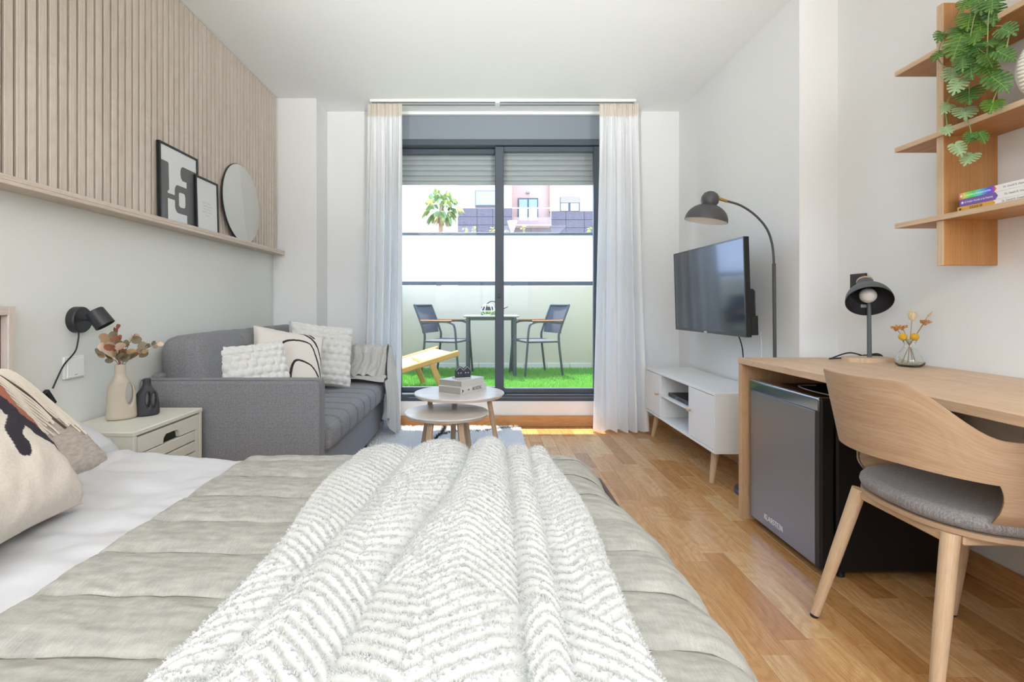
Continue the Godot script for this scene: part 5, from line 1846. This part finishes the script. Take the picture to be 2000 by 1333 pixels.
func desk_corner() -> void:
	var o := thing("desk", "long oak desk top on panel legs along the white wall", "desk", D(1.44, 0, 1.55))
	var org := o.position
	var P := func(m: MB) -> MB:
		for k in m.v.size():
			m.v[k] -= org
		return m
	var dm: Material = MT.oak_desk
	put(P.call(span(1.15, 1.738, 0.695, 0.722, 0.72, 2.342, 0.002, 2)), "desktop", dm, o)
	put(P.call(span(1.152, 1.722, 0.0, 0.695, 2.31, 2.34, 0.002, 1, Vector2(0.2, 0.4))), "panel_leg", mt("oak_leg", "f2d9bc", 0.5, {"tex": "oak_pale", "scale": Vector3(0.7, 2.0, 1)}), o)
	put(P.call(span(1.152, 1.722, 0.0, 0.695, 0.74, 0.77, 0.002, 1, Vector2(0.5, 0.1))), "panel_leg", MT.oak_leg, o)
	put(P.call(span(1.70, 1.722, 0.58, 0.695, 0.77, 2.31, 0.002, 2)), "rear_apron", MT.oak_leg, o)
	# fridge
	var f := thing("mini_fridge", "black mini fridge with a brushed dark door under the desk", "fridge", D(1.41, 0, 2.045))
	var forg := f.position
	var Q := func(m: MB) -> MB:
		for k in m.v.size():
			m.v[k] -= forg
		return m
	var blk := mt("fridge_black", "141417", 0.4)
	put(Q.call(span(1.235, 1.645, 0.022, 0.615, 1.808, 2.282, 0.006)), "body", blk, f)
	put(Q.call(span(1.176, 1.228, 0.028, 0.63, 1.806, 2.284, 0.008)), "door", blk, f)
	put(Q.call(span(1.1745, 1.177, 0.035, 0.582, 1.835, 2.280, 0.001)), "door_skin", mt("fridge_steel", "8e8f92", 0.28, {"metal": 0.9}), f, Transform3D(), "dark brushed metal door skin")
	put(Q.call(span(1.172, 1.2, 0.584, 0.628, 1.812, 2.282, 0.004)), "handle_strip", mt("fridge_trim", "9a9ea2", 0.12, {"metal": 1.0}), f)
	put(Q.call(span(1.1735, 1.232, 0.628, 0.634, 1.812, 2.282, 0.002)), "top_trim", MT.chrome, f)
	for d in [1.83, 2.26]:
		for x in [1.26, 1.62]:
			put(Q.call(tb([D(x, 0.022, d), D(x, 0, d)], 0.014, 12)), "foot", MT.black_plastic, f)
	put(Q.call(tb([D(1.2, 0.014, 1.816), D(1.2, 0.014, 1.80)], 0.006, 8)), "hinge", MT.chrome, f)
	put(words("KLARSTEIN", 0.021, 0.0008), "door_lettering", mt("letter_white", "f2f2f2", 0.5), f, Transform3D(Basis(Vector3(0, 0, 1), Vector3(0, 1, 0), Vector3(-1, 0, 0)), D(1.1742, 0.075, 2.098) - forg))
	var wire := thing("white_wire", "thin white cable lying on top of the fridge", "cable", D(1.35, 0.615, 2.0))
	put(tb(curve([Vector3(0.05, 0.005, -0.18), Vector3(-0.06, 0.012, -0.12), Vector3(-0.07, 0.008, 0.02), Vector3(0.0, 0.004, 0.1), Vector3(0.12, 0.03, 0.0)], 8), 0.0025, 6), "cable", MT.white_plastic, wire)
	# desk lamp
	var l := thing("desk_lamp", "small grey desk lamp with a dome shade and wooden foot", "desk lamp", D(1.61, 0.722, 2.17))
	var gm := mt("desk_lamp_grey", "5a5d5e", 0.5, {"spec": 0.5})
	var pts := PackedVector2Array()
	for k in 48:
		var w := TAU * k / 48.0
		pts.append(Vector2(0.095 * signf(cos(w)) * pow(absf(cos(w)), 0.75), 0.06 * signf(sin(w)) * pow(absf(sin(w)), 0.75)))
	var fm := MB.new()
	fm.prism(pts, 0, 0.018, Transform3D(Basis(Vector3.RIGHT, -PI / 2), Vector3.ZERO))
	put(fm, "foot", MT.ply, l)
	put(tb([Vector3(0.008, 0.018, 0), Vector3(0.006, 0.25, 0)], [0.0085, 0.0075], 14), "stem", gm, l)
	var axis := Vector3(0.27, 0.60, -0.55).normalized()
	var sx := axis.cross(Vector3.UP).normalized()
	var xf := Transform3D(Basis(sx, axis, sx.cross(axis)), Vector3(-0.022, 0.252, 0.04))
	var dome := MB.new()
	var prof := []
	for k in 13:
		var w2 := k / 12.0 * PI * 0.40
		prof.append(Vector2(0.083 * cos(w2), 0.085 * sin(w2)))
	dome.lathe(prof, 48, xf)
	dome.lathes([[Vector2(0.032, 0.072), Vector2(0.030, 0.115)], [Vector2(0.030, 0.115), Vector2(0.0, 0.116)]], 32, xf)
	put(dome, "shade", gm, l)
	var cap := MB.new()
	cap.lathes([[Vector2(0.030, 0.116), Vector2(0.030, 0.124)], [Vector2(0.030, 0.124), Vector2(0, 0.125)]], 32, xf)
	put(cap, "wooden_cap", MT.ply, l)
	var inn := MB.new()
	var prof2 := []
	for p in prof:
		prof2.append(Vector2(p.x * 0.97, p.y * 0.95))
	inn.lathe(prof2, 40, xf)
	put(inn, "shade_lining", mt("lining_dark", "2b292c", 0.6), l)
	var bulb := MB.new()
	var bp := []
	for k in 13:
		var w3 := -PI / 2 + k / 12.0 * PI * 0.8
		bp.append(Vector2(maxf(0.0, 0.031 * cos(w3)), 0.035 + 0.031 * sin(w3)))
	bulb.lathe(bp, 32, xf)
	put(bulb, "bulb", mt("bulb_white", "ded6cf", 0.35), l)
	var low := xf.basis.inverse() * Vector3.DOWN
	low.y = 0
	low = low.normalized()
	var inward := (xf.basis * (-low * 0.8 - Vector3.UP * 0.6)).normalized()
	var along := (xf.basis * low.cross(Vector3.UP)).normalized()
	put(bx(xf * (low * 0.062 + Vector3(0, 0.036, 0)), Vector3(0.034, 0.013, 0.001), 0.0, 0, Vector2.ZERO, Basis(along, inward.cross(along), inward)), "warning_sticker", mt("sticker", "a9a9a6", 0.6), l)
	put(tb(curve([Vector3(0.05, 0.006, -0.05), Vector3(-0.02, 0.03, -0.072), Vector3(-0.10, 0.008, -0.07), Vector3(-0.11, 0.006, -0.06), Vector3(0.0, 0.012, -0.075), Vector3(0.06, 0.02, -0.08), Vector3(0.10, 0.025, -0.075), Vector3(0.108, 0.012, -0.06), Vector3(0.06, 0.006, -0.065)], 7), 0.003, 8), "cable", MT.black_plastic, l)
	put(bx(Vector3(0.07, 0.012, -0.07), Vector3(0.07, 0.02, 0.022), 0.004), "plug", MT.black_plastic, l)
	# wall socket plate behind the lamp
	var sp := thing("wall_socket", "square black socket plate on the wall behind the desk lamp", "wall socket", D(1.74, 1.062, 2.395))
	put(bx(Vector3(-0.005, 0, 0), Vector3(0.01, 0.085, 0.1), 0.002), "plate", MT.black_metal, sp)
	put(bx(Vector3(-0.0105, 0, 0), Vector3(0.002, 0.05, 0.05), 0.001), "insert", MT.black_plastic, sp)
	var s2 := thing("wall_socket", "black double socket plate on the wall under the desk", "wall socket", D(1.74, 0.615, 1.65))
	put(bx(Vector3(-0.005, 0, 0), Vector3(0.01, 0.085, 0.18), 0.002), "plate", MT.black_metal, s2)
	for z in [-0.045, 0.045]:
		put(bx(Vector3(-0.0105, 0, z), Vector3(0.002, 0.05, 0.05), 0.001), "insert", MT.black_plastic, s2)
	# glass bud vase with dried flowers
	var v := thing("bud_vase", "small clear glass vase with a faint green tint on the desk", "vase", D(1.634, 0.7225, 1.985))
	var glass := StandardMaterial3D.new()
	glass.resource_name = "bottle_glass"
	glass.albedo_color = Color(0.975, 0.995, 0.985, 0.02)
	glass.roughness = 0.0
	glass.transparency = BaseMaterial3D.TRANSPARENCY_ALPHA
	glass.refraction_enabled = true
	glass.refraction_scale = 0.05
	var gp := []
	for p in [[0.0, 0.0], [0.036, 0.0], [0.045, 0.008], [0.048, 0.02], [0.044, 0.034], [0.030, 0.056], [0.018, 0.074], [0.0155, 0.082], [0.018, 0.09], [0.026, 0.105], [0.0245, 0.106], [0.0165, 0.092], [0.0138, 0.082], [0.0162, 0.073], [0.028, 0.055], [0.042, 0.033], [0.0455, 0.021], [0.042, 0.011], [0.034, 0.007], [0.0, 0.007]]:
		gp.append(Vector2(p[0], p[1]))
	var vm := MB.new()
	vm.lathe(gp, 48)
	put(vm, "glass", glass, v)
	var fl := thing("dried_flower_posy", "dried posy of yellow balls, a fluffy tail and orange heads in the glass vase", "dried flowers", D(1.634, 0.732, 1.985))
	var straw := mt("straw", "a8855a", 0.8)
	var yellow := mt("billy_yellow", "d2a532", 0.9, {"bump": ["grain", 0.3], "tri": 12.0})
	var heads := [[Vector3(-0.034, 0.105, 0.01), "ball"], [Vector3(-0.006, 0.106, 0.03), "ball"], [Vector3(0.018, 0.175, -0.01), "tail"], [Vector3(0.06, 0.162, 0.0), "umbel"], [Vector3(-0.012, 0.142, -0.02), "umbel"], [Vector3(-0.045, 0.138, -0.01), "umbel"], [Vector3(0.085, 0.18, -0.02), "spike"]]
	for q in heads:
		var tip: Vector3 = q[0]
		put(tb(curve([Vector3(-tip.x * 0.45, 0.002, -tip.z * 0.4), Vector3(0, 0.07, 0), tip], 6), 0.0012, 5), "stem", straw, fl)
		var hm := MB.new()
		match q[1]:
			"ball":
				hm.lathe(ball(0.0145, 0.0145), 20, Transform3D(Basis(), tip))
				put(hm, "flower_ball", yellow, fl)
			"tail":
				hm.lathe(ball(0.012, 0.019), 16, Transform3D(Basis(), tip + Vector3(0, 0.01, 0)))
				for k in 160:
					var dirv := Vector3(R(-1, 1), R(-0.6, 1), R(-1, 1)).normalized()
					var c := tip + Vector3(0, 0.01, 0) + dirv * Vector3(0.011, 0.017, 0.011)
					var w := dirv.cross(Vector3(R(-1, 1), R(-1, 1), R(-1, 1))).normalized() * 0.0005
					hm.face3(c - w, c + w, c + (dirv + Vector3.UP * 0.6) * 0.009)
				put(hm, "fluffy_tail", mt("bunny_tail", "dfcaa4", 0.9), fl)
			"umbel":
				for k in 26:
					var c := tip + Vector3(R(-0.016, 0.016), R(-0.003, 0.006), R(-0.016, 0.016))
					hm.lathe(ball(0.0032, 0.0028, 4), 7, Transform3D(Basis(), c))
					hm.tube([tip - Vector3(0, 0.014, 0), c], 0.0006, 3, false)
				put(hm, "flower_head", mt("yarrow_orange", "c98d4e", 0.9), fl)
			"spike":
				hm.lathe([Vector2(0, 0), Vector2(0.004, 0.008), Vector2(0.0025, 0.02), Vector2(0, 0.03)], 8, Transform3D(Basis(Vector3.BACK, -0.7), tip))
				put(hm, "seed_spike", mt("spike_tan", "d6b184", 0.9), fl)


func ball(rx: float, ry: float, n := 9) -> Array:
	var out := []
	for k in n + 1:
		var w := -PI / 2 + PI * k / n
		out.append(Vector2(maxf(0.0, rx * cos(w)) if k > 0 and k < n else 0.0, ry * sin(w)))
	return out


func office_chair() -> void:
	var o := thing("desk_chair", "bent oak plywood chair with a grey fabric seat pushed towards the desk", "chair", D(1.285, 0, 1.385))
	# faces the desk (+x); back on the -x side
	var ply: Material = mt("shaded_chair_ply", "e4d4c4", 0.5, {"tex": "oak_pale", "scale": Vector3(0.8, 2.2, 1)})  # ply tinted darker to carry the shade on the chair back
	# band: w is the angle round the seat, 0 at the back
	var plan := func(w: float, out: float) -> Vector3:
		var c := -cos(w)
		var s := sin(w)
		return Vector3(c * (0.262 + out) + (0.0 if c < 0 else c * 0.06), 0, s * (0.252 + out * 0.8))
	var top_y := func(w: float) -> float:
		return lerpf(0.772, 0.655, smoothstep(0.42, 1.12, absf(w)))
	var low_y := func(w: float) -> float:
		return lerpf(0.565, 0.552, smoothstep(0.3, 1.2, absf(w)))
	var shell := MB.new()
	var lim := 1.75
	for side in [1.0, -1.0]:
		var th: float = 0.0055 * side
		shell.grid(90, 10, func(a, b):
			var w := lerpf(-lim, lim, a)
			var y: float = lerpf(low_y.call(w), top_y.call(w), b)
			var tip := 1.0 - smoothstep(0.86, 1.0, absf(w) / lim)
			y = lerpf(0.60, y, clampf(tip * 1.6, 0.0, 1.0))
			var p: Vector3 = plan.call(w, 0.20 * (y - 0.50) + th)
			return Vector3(p.x, y, p.z), false, Vector2(0.95, 0.22))
	# edges of the sheet
	for e in [0.0, 1.0]:
		shell.grid(90, 1, func(a, b):
			var w := lerpf(-lim, lim, a)
			var y: float = lerpf(low_y.call(w), top_y.call(w), e)
			var tip := 1.0 - smoothstep(0.86, 1.0, absf(w) / lim)
			y = lerpf(0.60, y, clampf(tip * 1.6, 0.0, 1.0))
			var p: Vector3 = plan.call(w, 0.20 * (y - 0.50) + lerpf(-0.0055, 0.0055, b))
			return Vector3(p.x, y, p.z), false, Vector2(0.95, 0.01))
	put(shell, "backrest", ply, o)
	# side cheeks carry the band down and under the seat
	for s in [-1.0, 1.0]:
		var ch := MB.new()
		for f in [1.0, -1.0]:
			ch.grid(10, 16, func(a, b):
				var w = lerpf(1.02, 1.62, a) * s
				var y := lerpf(0.58, 0.425, b)
				var under := smoothstep(0.62, 1.0, b)
				var pinch := lerpf(1.0, 0.72, sin(minf(b, 0.8) / 0.8 * PI))
				w = s * (1.30 + (absf(w) - 1.30) * pinch)
				var p: Vector3 = plan.call(w, 0.20 * (y - 0.50) + 0.005 * f - 0.07 * under)
				return Vector3(p.x, lerpf(y, 0.412 + 0.005 * f, under * 0.5), p.z), false, Vector2(0.2, 0.25))
		put(ch, "side_cheek", ply, o)
	# seat
	var seat := MB.new()
	var outline := func(w: float, r: float) -> Vector3:
		return Vector3(0.02 + r * 0.225 * signf(cos(w)) * pow(absf(cos(w)), 0.8), 0, r * 0.232 * signf(sin(w)) * pow(absf(sin(w)), 0.8))
	seat.grid(64, 14, func(a, b):
		var w: float = a * TAU
		var r := 1.0
		var y := 0.0
		if b < 0.55:
			r = b / 0.55 * 0.9
			y = 0.468 - 0.012 * (1.0 - r * r)
		else:
			var q: float = (b - 0.55) / 0.45 * PI
			r = 0.9 + 0.1 * sin(q)
			y = 0.446 + 0.022 * cos(q)
		var p: Vector3 = outline.call(w, r)
		return Vector3(p.x, y, p.z), true, Vector2(1.4, 0.5))
	for k in seat.v.size():
		seat.t[k] = Vector2(seat.v[k].x, seat.v[k].z)
	put(seat, "seat_pad", mt("seat_grey", "c8c2be", 0.95, {"tex": "weave", "scale": Vector3(5, 5, 1), "bump": ["weave", 0.04], "sheen": 0.25}), o)
	var pan := MB.new()
	for f in [0.424, 0.412]:
		var fy: float = f
		pan.grid(48, 4, func(a, b): 
			var p: Vector3 = outline.call(a * TAU, b * 0.985)
			return Vector3(p.x, fy, p.z), true)
	pan.grid(48, 1, func(a, b):
		var p: Vector3 = outline.call(a * TAU, 0.985)
		return Vector3(p.x, lerpf(0.412, 0.424, b), p.z), true)
	put(pan, "seat_pan", ply, o)
	var leg: Material = MT.beech_leg
	for q in [[-0.17, -0.15, -0.27, -0.205], [-0.17, 0.15, -0.255, 0.20], [0.16, -0.15, 0.16, -0.212], [0.16, 0.15, 0.17, 0.205]]:
		var a := Vector3(q[0], 0.412, q[1])
		var b := Vector3(q[2], 0.0, q[3])
		var lg := put(tb([a, a.lerp(b, 0.5), b + (a - b) * 0.02], [0.0195, 0.0175, 0.0125], 18), "leg", leg, o)
		put(tb([b + (a - b) * 0.02, b], 0.0118, 14), "glide", MT.black_plastic, lg)
	put(bx(Vector3(-0.165, 0.398, 0), Vector3(0.03, 0.024, 0.30), 0.004, 2), "cross_rail", leg, o)
	put(bx(Vector3(0.155, 0.398, 0), Vector3(0.03, 0.024, 0.30), 0.004, 2), "cross_rail", leg, o)
	for z in [-0.148, 0.148]:
		put(bx(Vector3(0, 0.398, z), Vector3(0.30, 0.024, 0.03), 0.004, 0), "side_rail", leg, o)


func wall_shelves() -> void:
	var o := thing("wall_shelf_unit", "bamboo wall shelf unit with three shelves above the desk", "shelf", D(1.74, 1.09, 1.45))
	var org := o.position
	var P := func(m: MB) -> MB:
		for k in m.v.size():
			m.v[k] -= org
		return m
	var bm: Material = MT.bamboo_face
	put(P.call(span(1.557, 1.74, 1.093, 1.983, 1.75, 1.776, 0.0015, 1, Vector2(0.1, 0.3))), "upright", bm, o)
	put(P.call(span(1.554, 1.557, 1.093, 1.983, 1.75, 1.776, 0.001, 1)), "edge_band", mt("bamboo_edge", "fff2e0", 0.5, {"tex": "oak_pale", "scale": Vector3(0.5, 3.0, 1)}), o)
	put(P.call(span(1.557, 1.74, 1.093, 1.983, 1.10, 1.126, 0.0015, 1, Vector2(0.4, 0.7))), "upright", bm, o)
	var pale: Material = MT.bamboo_edge
	for y in [1.246, 1.531, 1.817]:
		put(P.call(span(1.548, 1.739, y, y + 0.018, 0.93, 1.945, 0.0015, 2, Vector2(R(0, 1), R(0, 1)))), "shelf_board", bm, o)
		put(P.call(span(1.5445, 1.548, y, y + 0.018, 0.93, 1.945, 0.001, 2, Vector2(R(0, 1), R(0, 1)))), "edge_band", pale, o)
		put(P.call(span(1.729, 1.74, y - 0.045, y, 1.50, 1.525, 0.001)), "bracket", MT.dark_metal, o)
	# three paperbacks
	var spec := [["yellow paperback at the bottom of the pile on the lowest shelf", "e0a83c", 0.0, 0.016, 1.708, "DEJAR IR", "5a4320"], ["violet paperback in the middle of the pile on the lowest shelf", "7a5aa8", 0.0165, 0.023, 1.70, "El Poder frente a la Fuerza", "f0eaf4"], ["rainbow paperback on top of the pile on the lowest shelf", "ffffff", 0.04, 0.02, 1.704, "Curación y Recuperación", "f5f5f5"]]
	rainbow()
	for k in 3:
		var s: Array = spec[k]
		var t := thing("paperback_book", s[0], "book", D(1.64, 1.264 + s[2], 1.58), "paperbacks on the lowest shelf")
		var torg := t.position
		var len_ := 0.235
		var d1: float = s[4]
		var d0 := d1 - len_
		var z1 := -d1 - torg.z
		var z0 := -d0 - torg.z
		var th: float = s[3]
		var white := mt("paper_white", "f2f0ec", 0.6)
		put(bx(Vector3(0.005, th / 2, (z0 + z1) / 2), Vector3(0.145, th - 0.002, len_ - 0.004), 0.001), "pages", mt("pages_cream", "e9e2d2", 0.9), t)
		put(bx(Vector3(0.003, th - 0.0006, (z0 + z1) / 2), Vector3(0.15, 0.0012, len_), 0.0), "front_cover", white, t)
		put(bx(Vector3(0.003, 0.0006, (z0 + z1) / 2), Vector3(0.15, 0.0012, len_), 0.0), "back_cover", white, t)
		put(bx(Vector3(-0.0735, th / 2, (z0 + z1) / 2), Vector3(0.003, th, len_), 0.0005), "spine", white, t)
		# coloured title half of the spine, ending in an arrow point
		var w := 0.118
		var cm := mt("spine_colour_%d" % k, s[1], 0.5, {"tex": "rainbow"} if k == 2 else {})
		var pr := MB.new()
		pr.prism(PackedVector2Array([Vector2(0, 0), Vector2(w, 0), Vector2(w + 0.008, th / 2), Vector2(w, th), Vector2(0, th)]), 0, 0.0006, Transform3D(Basis(Vector3(0, 0, 1), Vector3(0, 1, 0), Vector3(-1, 0, 0)), Vector3(-0.0751, 0, z1)), 1.0 / w)
		put(pr, "spine_title_field", cm, t)
		var face := Basis(Vector3(0, 0, 1), Vector3(0, 1, 0), Vector3(-1, 0, 0))
		put(words(s[5], 0.0085 if k == 0 else 0.006, 0.0004), "spine_lettering", mt("spine_ink_%d" % k, s[6], 0.6), t, Transform3D(face, Vector3(-0.0759, th / 2, z1 + 0.064)))
		put(words("Dr. David R. Hawkins", 0.006, 0.0004), "author_lettering", mt("author_ink", "8a8f98", 0.6), t, Transform3D(face, Vector3(-0.0752, th / 2, z1 + 0.183)))
		var dot := MB.new()
		dot.lathe([Vector2(0, 0.0007), Vector2(0.004, 0.0007), Vector2(0.004, 0)], 14, Transform3D(Basis(Vector3(0, 0, 1), Vector3(-1, 0, 0), Vector3(0, -1, 0)), Vector3(-0.0757, th / 2, z1 + 0.01)))
		put(dot, "publisher_mark", MT["spine_ink_%d" % k], t)
	# round beaded vase
	var v := thing("beaded_vase", "round white ceramic vase with a beaded rim on the middle shelf", "vase", D(1.628, 1.549, 1.505))
	var vb := MB.new()
	var turn := Basis(Vector3.UP, 0.25) * Basis(Vector3.RIGHT, PI / 2)
	var vp := []
	for k in 25:
		var w := -PI / 2 + PI * k / 24.0
		vp.append(Vector2(0.086 * pow(maxf(0.0, cos(w)), 0.75) if k > 0 and k < 24 else 0.0, 0.040 * sin(w)))
	vb.lathe(vp, 56, Transform3D(turn, Vector3(0, 0.088, 0)))
	var cer := mt("ceramic_white", "ebe6dd", 0.6)
	put(vb, "body", cer, v)
	var bead := MB.new()
	bead.lathe(ball(0.0055, 0.013, 8), 10)
	var bmesh := bead.mesh()
	for k in 48:
		var w := TAU * k / 48.0
		if k > 34 and k < 38:
			continue
		put(bmesh, "bead", cer, v, Transform3D(turn * Basis(Vector3.UP, 0), turn * Vector3(0.086 * cos(w), 0, 0.086 * sin(w)) + Vector3(0, 0.088, 0)))
	hanging_plant()


func rainbow() -> void:
	var im := Image.create(64, 4, false, Image.FORMAT_RGB8)
	for x in 64:
		for y in 4:
			im.set_pixel(x, y, Color.from_hsv(lerpf(0.0, 0.74, pow(x / 63.0, 0.8)), 0.62, 0.88))
	TX["rainbow"] = ImageTexture.create_from_image(im)


func hanging_plant() -> void:
	# leaf print: green blade, paler veins
	var n := 96
	var im := Image.create(n, n, false, Image.FORMAT_RGB8)
	for y in n:
		for x in n:
			var u := (x + 0.5) / n * 1.1 - 0.55
			var v := (y + 0.5) / n * 1.2 - 0.18
			var mid := absf(u)
			var vein := absf(fposmod(v - absf(u) * 0.35 + 0.03, 0.155) - 0.0775)
			var c := Color("33602c").lerp(Color("518436"), 0.5 + 0.5 * sin(u * 31.0 + v * 17.0) * 0.4)
			if mid < 0.011:
				c = Color("86a35c")
			elif vein < 0.012:
				c = c.lerp(Color("9dbb6c"), 0.75)
			im.set_pixel(x, y, c)
	TX["leaf"] = ImageTexture.create_from_image(im)
	for y in n:
		for x in n:
			im.set_pixel(x, y, im.get_pixel(x, y).lerp(Color("c4d6b4"), 0.55))
	TX["leaf_pale"] = ImageTexture.create_from_image(im)
	var greens := [mt("leaf_deep", "f0f4e6", 0.5, {"tex": "leaf", "back": "303818"}), mt("leaf_bright", "ffffb8", 0.5, {"tex": "leaf", "back": "50581c"}), mt("leaf_silver", "ffffff", 0.45, {"tex": "leaf_pale", "back": "383c28", "sheen": 0.6})]
	greens[2].albedo_color = Color(1, 1, 1)
	var half := [[0.10, -0.12], [0.26, -0.14], [0.40, -0.06], [0.46, 0.06], [0.12, 0.11], [0.47, 0.16], [0.50, 0.27], [0.11, 0.26], [0.49, 0.36], [0.47, 0.47], [0.11, 0.41], [0.43, 0.55], [0.38, 0.66], [0.09, 0.56], [0.30, 0.74], [0.20, 0.86], [0.06, 0.72], [0.08, 0.93]]
	var poly := PackedVector2Array([Vector2(0, 0)])
	for p in half:
		poly.append(Vector2(p[0], p[1]))
	poly.append(Vector2(0, 1.0))
	for k in range(half.size() - 1, -1, -1):
		poly.append(Vector2(-half[k][0], half[k][1]))
	var ids := Geometry2D.triangulate_polygon(poly)
	var leafs := []
	for kind in 3:
		var m := MB.new()
		for p in poly:
			var hgt: float = -0.30 * p.x * p.x + 0.16 * absf(p.x) - (0.16 + 0.1 * kind) * (p.y - 0.3) * (p.y - 0.3)
			m.vert(Vector3(p.x, hgt, p.y), Vector3.UP, Vector2((p.x + 0.55) / 1.1, (p.y + 0.18) / 1.2))
		for j in range(0, ids.size(), 3):
			m.tri(ids[j], ids[j + 1], ids[j + 2])
		m.smooth(0, 0)
		for j in m.n.size():
			if m.n[j].y < 0: m.n[j] = -m.n[j]
		leafs.append(m.mesh())
	var pot_at := D(1.645, 1.835, 1.50)
	var pot := thing("plant_pot", "black pot on the top shelf holding the hanging plant", "pot", pot_at)
	var pm := MB.new()
	pm.lathes([[Vector2(0, 0), Vector2(0.05, 0)], [Vector2(0.05, 0), Vector2(0.066, 0.11)], [Vector2(0.066, 0.11), Vector2(0.060, 0.11)], [Vector2(0.060, 0.11), Vector2(0.058, 0.095)]], 36)
	put(pm, "pot_body", MT.black_plastic, pot)
	var soil := MB.new()
	soil.lathe([Vector2(0, 0.097), Vector2(0.0585, 0.095)], 24)
	put(soil, "soil", mt("soil", "3a2f28", 0.95), pot)
	var o := thing("hanging_monstera", "trailing artificial monstera with variegated split leaves spilling from the top shelf", "plant", pot_at + Vector3(0, 0.09, 0))
	var stem := mt("vine", "8d9c62", 0.7)
	# where leaves hang: u, v of the photograph's frame taken back to the plane in front of the shelf edge
	var spots := [[1893, 41, 42, 1], [1919, 25, 38, 0], [1941, 30, 36, 0], [1915, 55, 38, 1], [1968, 60, 35, 0], [1836, 71, 24, 0], [1867, 62, 24, 0], [1869, 92, 46, 1], [1891, 110, 34, 0], [1909, 97, 36, 0], [1929, 85, 32, 0], [1965, 107, 36, 0], [1831, 109, 26, 1], [1859, 146, 34, 2], [1896, 132, 42, 0], [1931, 117, 30, 1], [1931, 139, 36, 1], [1953, 161, 44, 0], [1869, 169, 32, 2], [1893, 185, 48, 0], [1848, 212, 24, 2], [1885, 221, 38, 2], [1938, 207, 36, 1], [1850, 255, 22, 2], [1896, 269, 26, 0], [1919, 268, 26, 0], [1873, 292, 28, 2], [1892, 311, 30, 2], [1886, 8, 32, 1], [1914, 10, 34, 0], [1938, 8, 36, 0], [1928, 48, 30, 0], [1880, 60, 30, 0], [1905, 75, 32, 1], [1950, 85, 30, 0], [1880, 125, 30, 0]]
	var pts := []
	for s in spots:
		var plane := 1.505 + R(-0.02, 0.03)
		if s[1] < 60: plane += 0.03
		var d: float = plane * 1010.0 / (s[0] - 945.0)
		pts.append(D(plane, 0.955 + (598.0 - s[1]) * d / 1010.0, d))
	# vines from the pot over the edge of the shelf
	var root := o.position
	for chain in [[28, 7, 14, 18, 20, 23], [29, 8, 19, 21, 24, 26, 27], [30, 10, 16, 17, 22], [3, 9, 15, 14], [31, 4, 11], [28, 12, 13], [24, 25], [6, 5]]:
		var path := [root, root + Vector3(-0.06, 0.02, 0.0) + Vector3(0, 0, (pts[chain[0]].z - root.z) * 0.5)] if chain[0] > 24 or chain[0] == 3 else [pts[chain[0]]]
		for c in chain:
			if not path.has(pts[c]):
				path.append(pts[c] + Vector3(0.006, 0.012, -0.006))
		var moved := []
		for p in path:
			moved.append(p - root)
		put(tb(curve(moved, 5), 0.0016, 5), "vine", stem, o)
	for k in spots.size():
		var s: Array = spots[k]
		var size: float = s[2] / 1010.0 * -pts[k].z * 1.08
		var nn := Vector3(R(-0.9, -0.2), R(0.1, 0.7), R(0.4, 1.0)).normalized()
		var down := Vector3(R(-0.6, 0.5) - (0.5 if s[0] < 1850 else 0.0) + (0.7 if s[0] > 1945 else 0.0), -1.0, R(-0.3, 0.3))
		down = (down - nn * down.dot(nn)).normalized()
		var sx := nn.cross(down).normalized()
		put(leafs[k % 3], "leaf", greens[s[3]], o, Transform3D(Basis(sx, nn, down).scaled(Vector3.ONE * size), pts[k] - root - down * size * 0.45))
